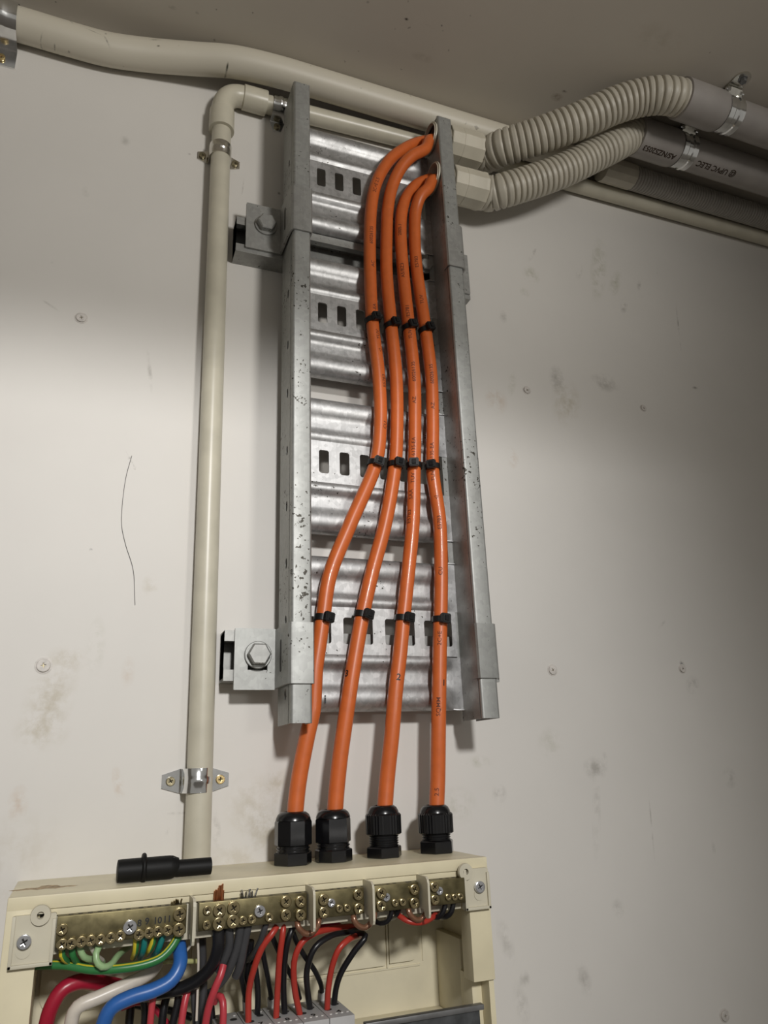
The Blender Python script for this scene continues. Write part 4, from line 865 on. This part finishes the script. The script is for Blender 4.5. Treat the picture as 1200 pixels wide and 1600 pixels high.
tail('black wire slanting down to a ferrule behind the right breakers', 'wire_black', 1.8, [(456, 1452, 66), (464, 1473, 64), (476, 1494, 60), (492, 1517, 54), (502, 1540, 46), (503, 1552, 40)])
tail('thin black wire crossing behind the third red wire', 'wire_black', 1.8, [(423, 1455, 66), (428, 1470, 64), (445, 1506, 58), (462, 1538, 52), (468, 1560, 44)])
tail('black wire dropping to a ferrule between the first two red wires', 'wire_black', 1.8, [(408, 1470, 60), (412, 1495, 58), (418, 1525, 52), (423, 1552, 44), (424, 1562, 40)])
tail('black wire into the first breaker behind first red wire', 'wire_black', 2.0, [(397, 1500, 56), (400, 1520, 56), (403, 1548, 54), (402, 1592, 48)])
tail('thin black wire at the left behind the first red wire', 'wire_black', 1.9, [(386, 1490, 60), (377, 1517, 56), (380, 1540, 50), (385, 1566, 44)])
tail('black wire hanging behind the third grey sleeve', 'wire_black', 2.4, [(392, 1470, 60), (390, 1495, 56), (386, 1520, 50), (384, 1560, 42)])
for pts, lab in (([(503, 1549, 41), (502, 1568, 37)], 'white ferrule end at the back of the right breaker'), ([(424, 1560, 41), (424, 1575, 37)], 'white ferrule end between the first two red wires'), ([(385, 1562, 44), (386, 1580, 40)], 'white ferrule end at the back of the left breaker')):
    p = [Q(*q) for q in pts]; tag(obj('wire_ferrule', tube(B(), p, 2.9, 14), 'ferrule'), lab, 'ferrule')
wire('short red wire sagging below the fourth bar', 'wire_red', 2.0, [(612, 1420, 70), (622, 1430, 82), (640, 1440, 88), (660, 1441, 88), (676, 1433, 82), (684, 1424, 70)])
wire('black wire hooking down from the fourth bar to the left', 'wire_black', 1.7, [(612, 1412, 87), (612, 1425, 87), (606, 1439, 85), (594, 1443, 80), (582, 1435, 66), (572, 1428, 50)])
wire('short black wire down from the right side of fourth bar', 'wire_black', 1.9, [(624, 1411, 87), (622, 1424, 86), (615, 1433, 76), (610, 1434, 60)])
wire('black wire hooking left from the rightmost bar', 'wire_black', 1.9, [(695, 1402, 87), (695, 1416, 87), (690, 1429, 86), (680, 1434, 80), (668, 1427, 66), (655, 1424, 50)])
wire('black wire hooking left from the end of the rightmost bar', 'wire_black', 1.9, [(708, 1402, 87), (708, 1414, 87), (704, 1427, 86), (694, 1433, 80), (682, 1431, 66), (672, 1428, 50)])
wire('crimson wire stub tucked behind the third bar', 'wire_crimson', 2.2, [(500, 1448, 50), (520, 1443, 50), (535, 1450, 50), (550, 1460, 46)])

# ------------------------------------------------------------------ circuit breakers on their rail, steel plate
bw, bx1 = 18, 190
def breaker(i, num, label):
    x1 = bx1-i*bw; x0 = x1-bw+.35
    t = thing('circuit_breaker', label, 'circuit breaker', V((x0+x1)/2, 60, -235), 'grey circuit breakers in the switchboard')
    bm = B(); box(bm, x0, x1, 36, 82, -235, BZ, .7); box(bm, x0, x1, 82, 98, -222, -176, .8); obj('body', bm, 'breaker', t)
    for dx in (4.6, 13):
        lathe(bm := B(), [(2.6, 0), (2.6, .2)], (x0+dx, 63 if dx < 9 else 53, BZ), 'z', 8); obj('terminal_hole', bm, 'breaker_hole', t)
    for a, b in ((3, 74), (7, 74), (11, 74), (15, 74), (3, 45), (15, 45)):
        lathe(bm := B(), [(1.0, 0), (.9, .5)], (x0+a, b, BZ), 'z', 8); obj('top_stud', bm, 'ferrule', t)
    if num:
        M_ = Matrix.Translation(V(x0+8.3, 70, BZ+.08))@Matrix.Rotation(0, 4, 'Z')
        text_flat('written_number', num, 5, M_, 'marker', t, .12)
    return t
for i, (nm, lab) in enumerate((('4', 'rightmost grey circuit breaker, top marked 4'), ('9', 'grey circuit breaker marked 9, second from the right'), ('8', 'grey circuit breaker marked 8, third from the right'), ('7', 'grey circuit breaker marked 7, fourth from the right'), ('', 'leftmost grey circuit breaker, mostly hidden by pink wire'))): breaker(i, nm, lab)
t = thing('escutcheon_plate', 'dark grey steel plate across the bottom right of the switchboard', 'plate', V(240, 84, -330))
a, b = P(600, 1600, 84), P(756, 1573, 84)
bm = B(); box(bm, 196, 283.5, 82, 84, -330, -163.5, .5); obj('panel', bm, 'dark_plate', t)
bm = B(); box(bm, 196, 286, 81, 86.5, -166, -162.5, .5); obj('folded_edge', bm, 'steel_dark', t)

# ------------------------------------------------------------------ black rubber sleeve lying on the switchboard
zc = DBT+7.6
a, b = P(182, 1371, 62), P(304, 1369, 56)
dirv = Vector((b.x-a.x, 0, 0))
t = thing('rubber_sleeve', 'black stepped rubber sleeve with a ring lying on the switchboard top', 'sleeve', V((a.x+b.x)/2, 60, DBT))
ax = Vector((1, .02, 0))
lathe(bm := B(), [(5.8, 0), (7.0, .3), (7.3, 3), (7.4, 34), (7.2, 36), (5.6, 40)], (a.x, 62, zc), ax, 28); obj('wide_end', bm, 'black_rubber', t, 40)
lathe(bm := B(), [(5.4, 0), (5.5, .5), (5.5, 24), (4.6, 24.3), (4.2, 22)], (a.x+38, 61.5, zc-1.2), ax, 28); obj('narrow_end', bm, 'black_rubber', t, 40)
bm = B(); n, k_ = 32, 10; cxr = a.x+17
rows = [[bm.verts.new(V(cxr+1.5*math.sin(2*math.pi*j/k_), 61.7+(8.2+1.5*math.cos(2*math.pi*j/k_))*math.cos(2*math.pi*i/n), zc+.6+(8.2+1.5*math.cos(2*math.pi*j/k_))*math.sin(2*math.pi*i/n))) for j in range(k_)] for i in range(n)]
for i in range(n):
    for j in range(k_): bm.faces.new((rows[i][j], rows[(i+1) % n][j], rows[(i+1) % n][(j+1) % k_], rows[i][(j+1) % k_]))
obj('ring', bm, 'black_rubber', t, 50)
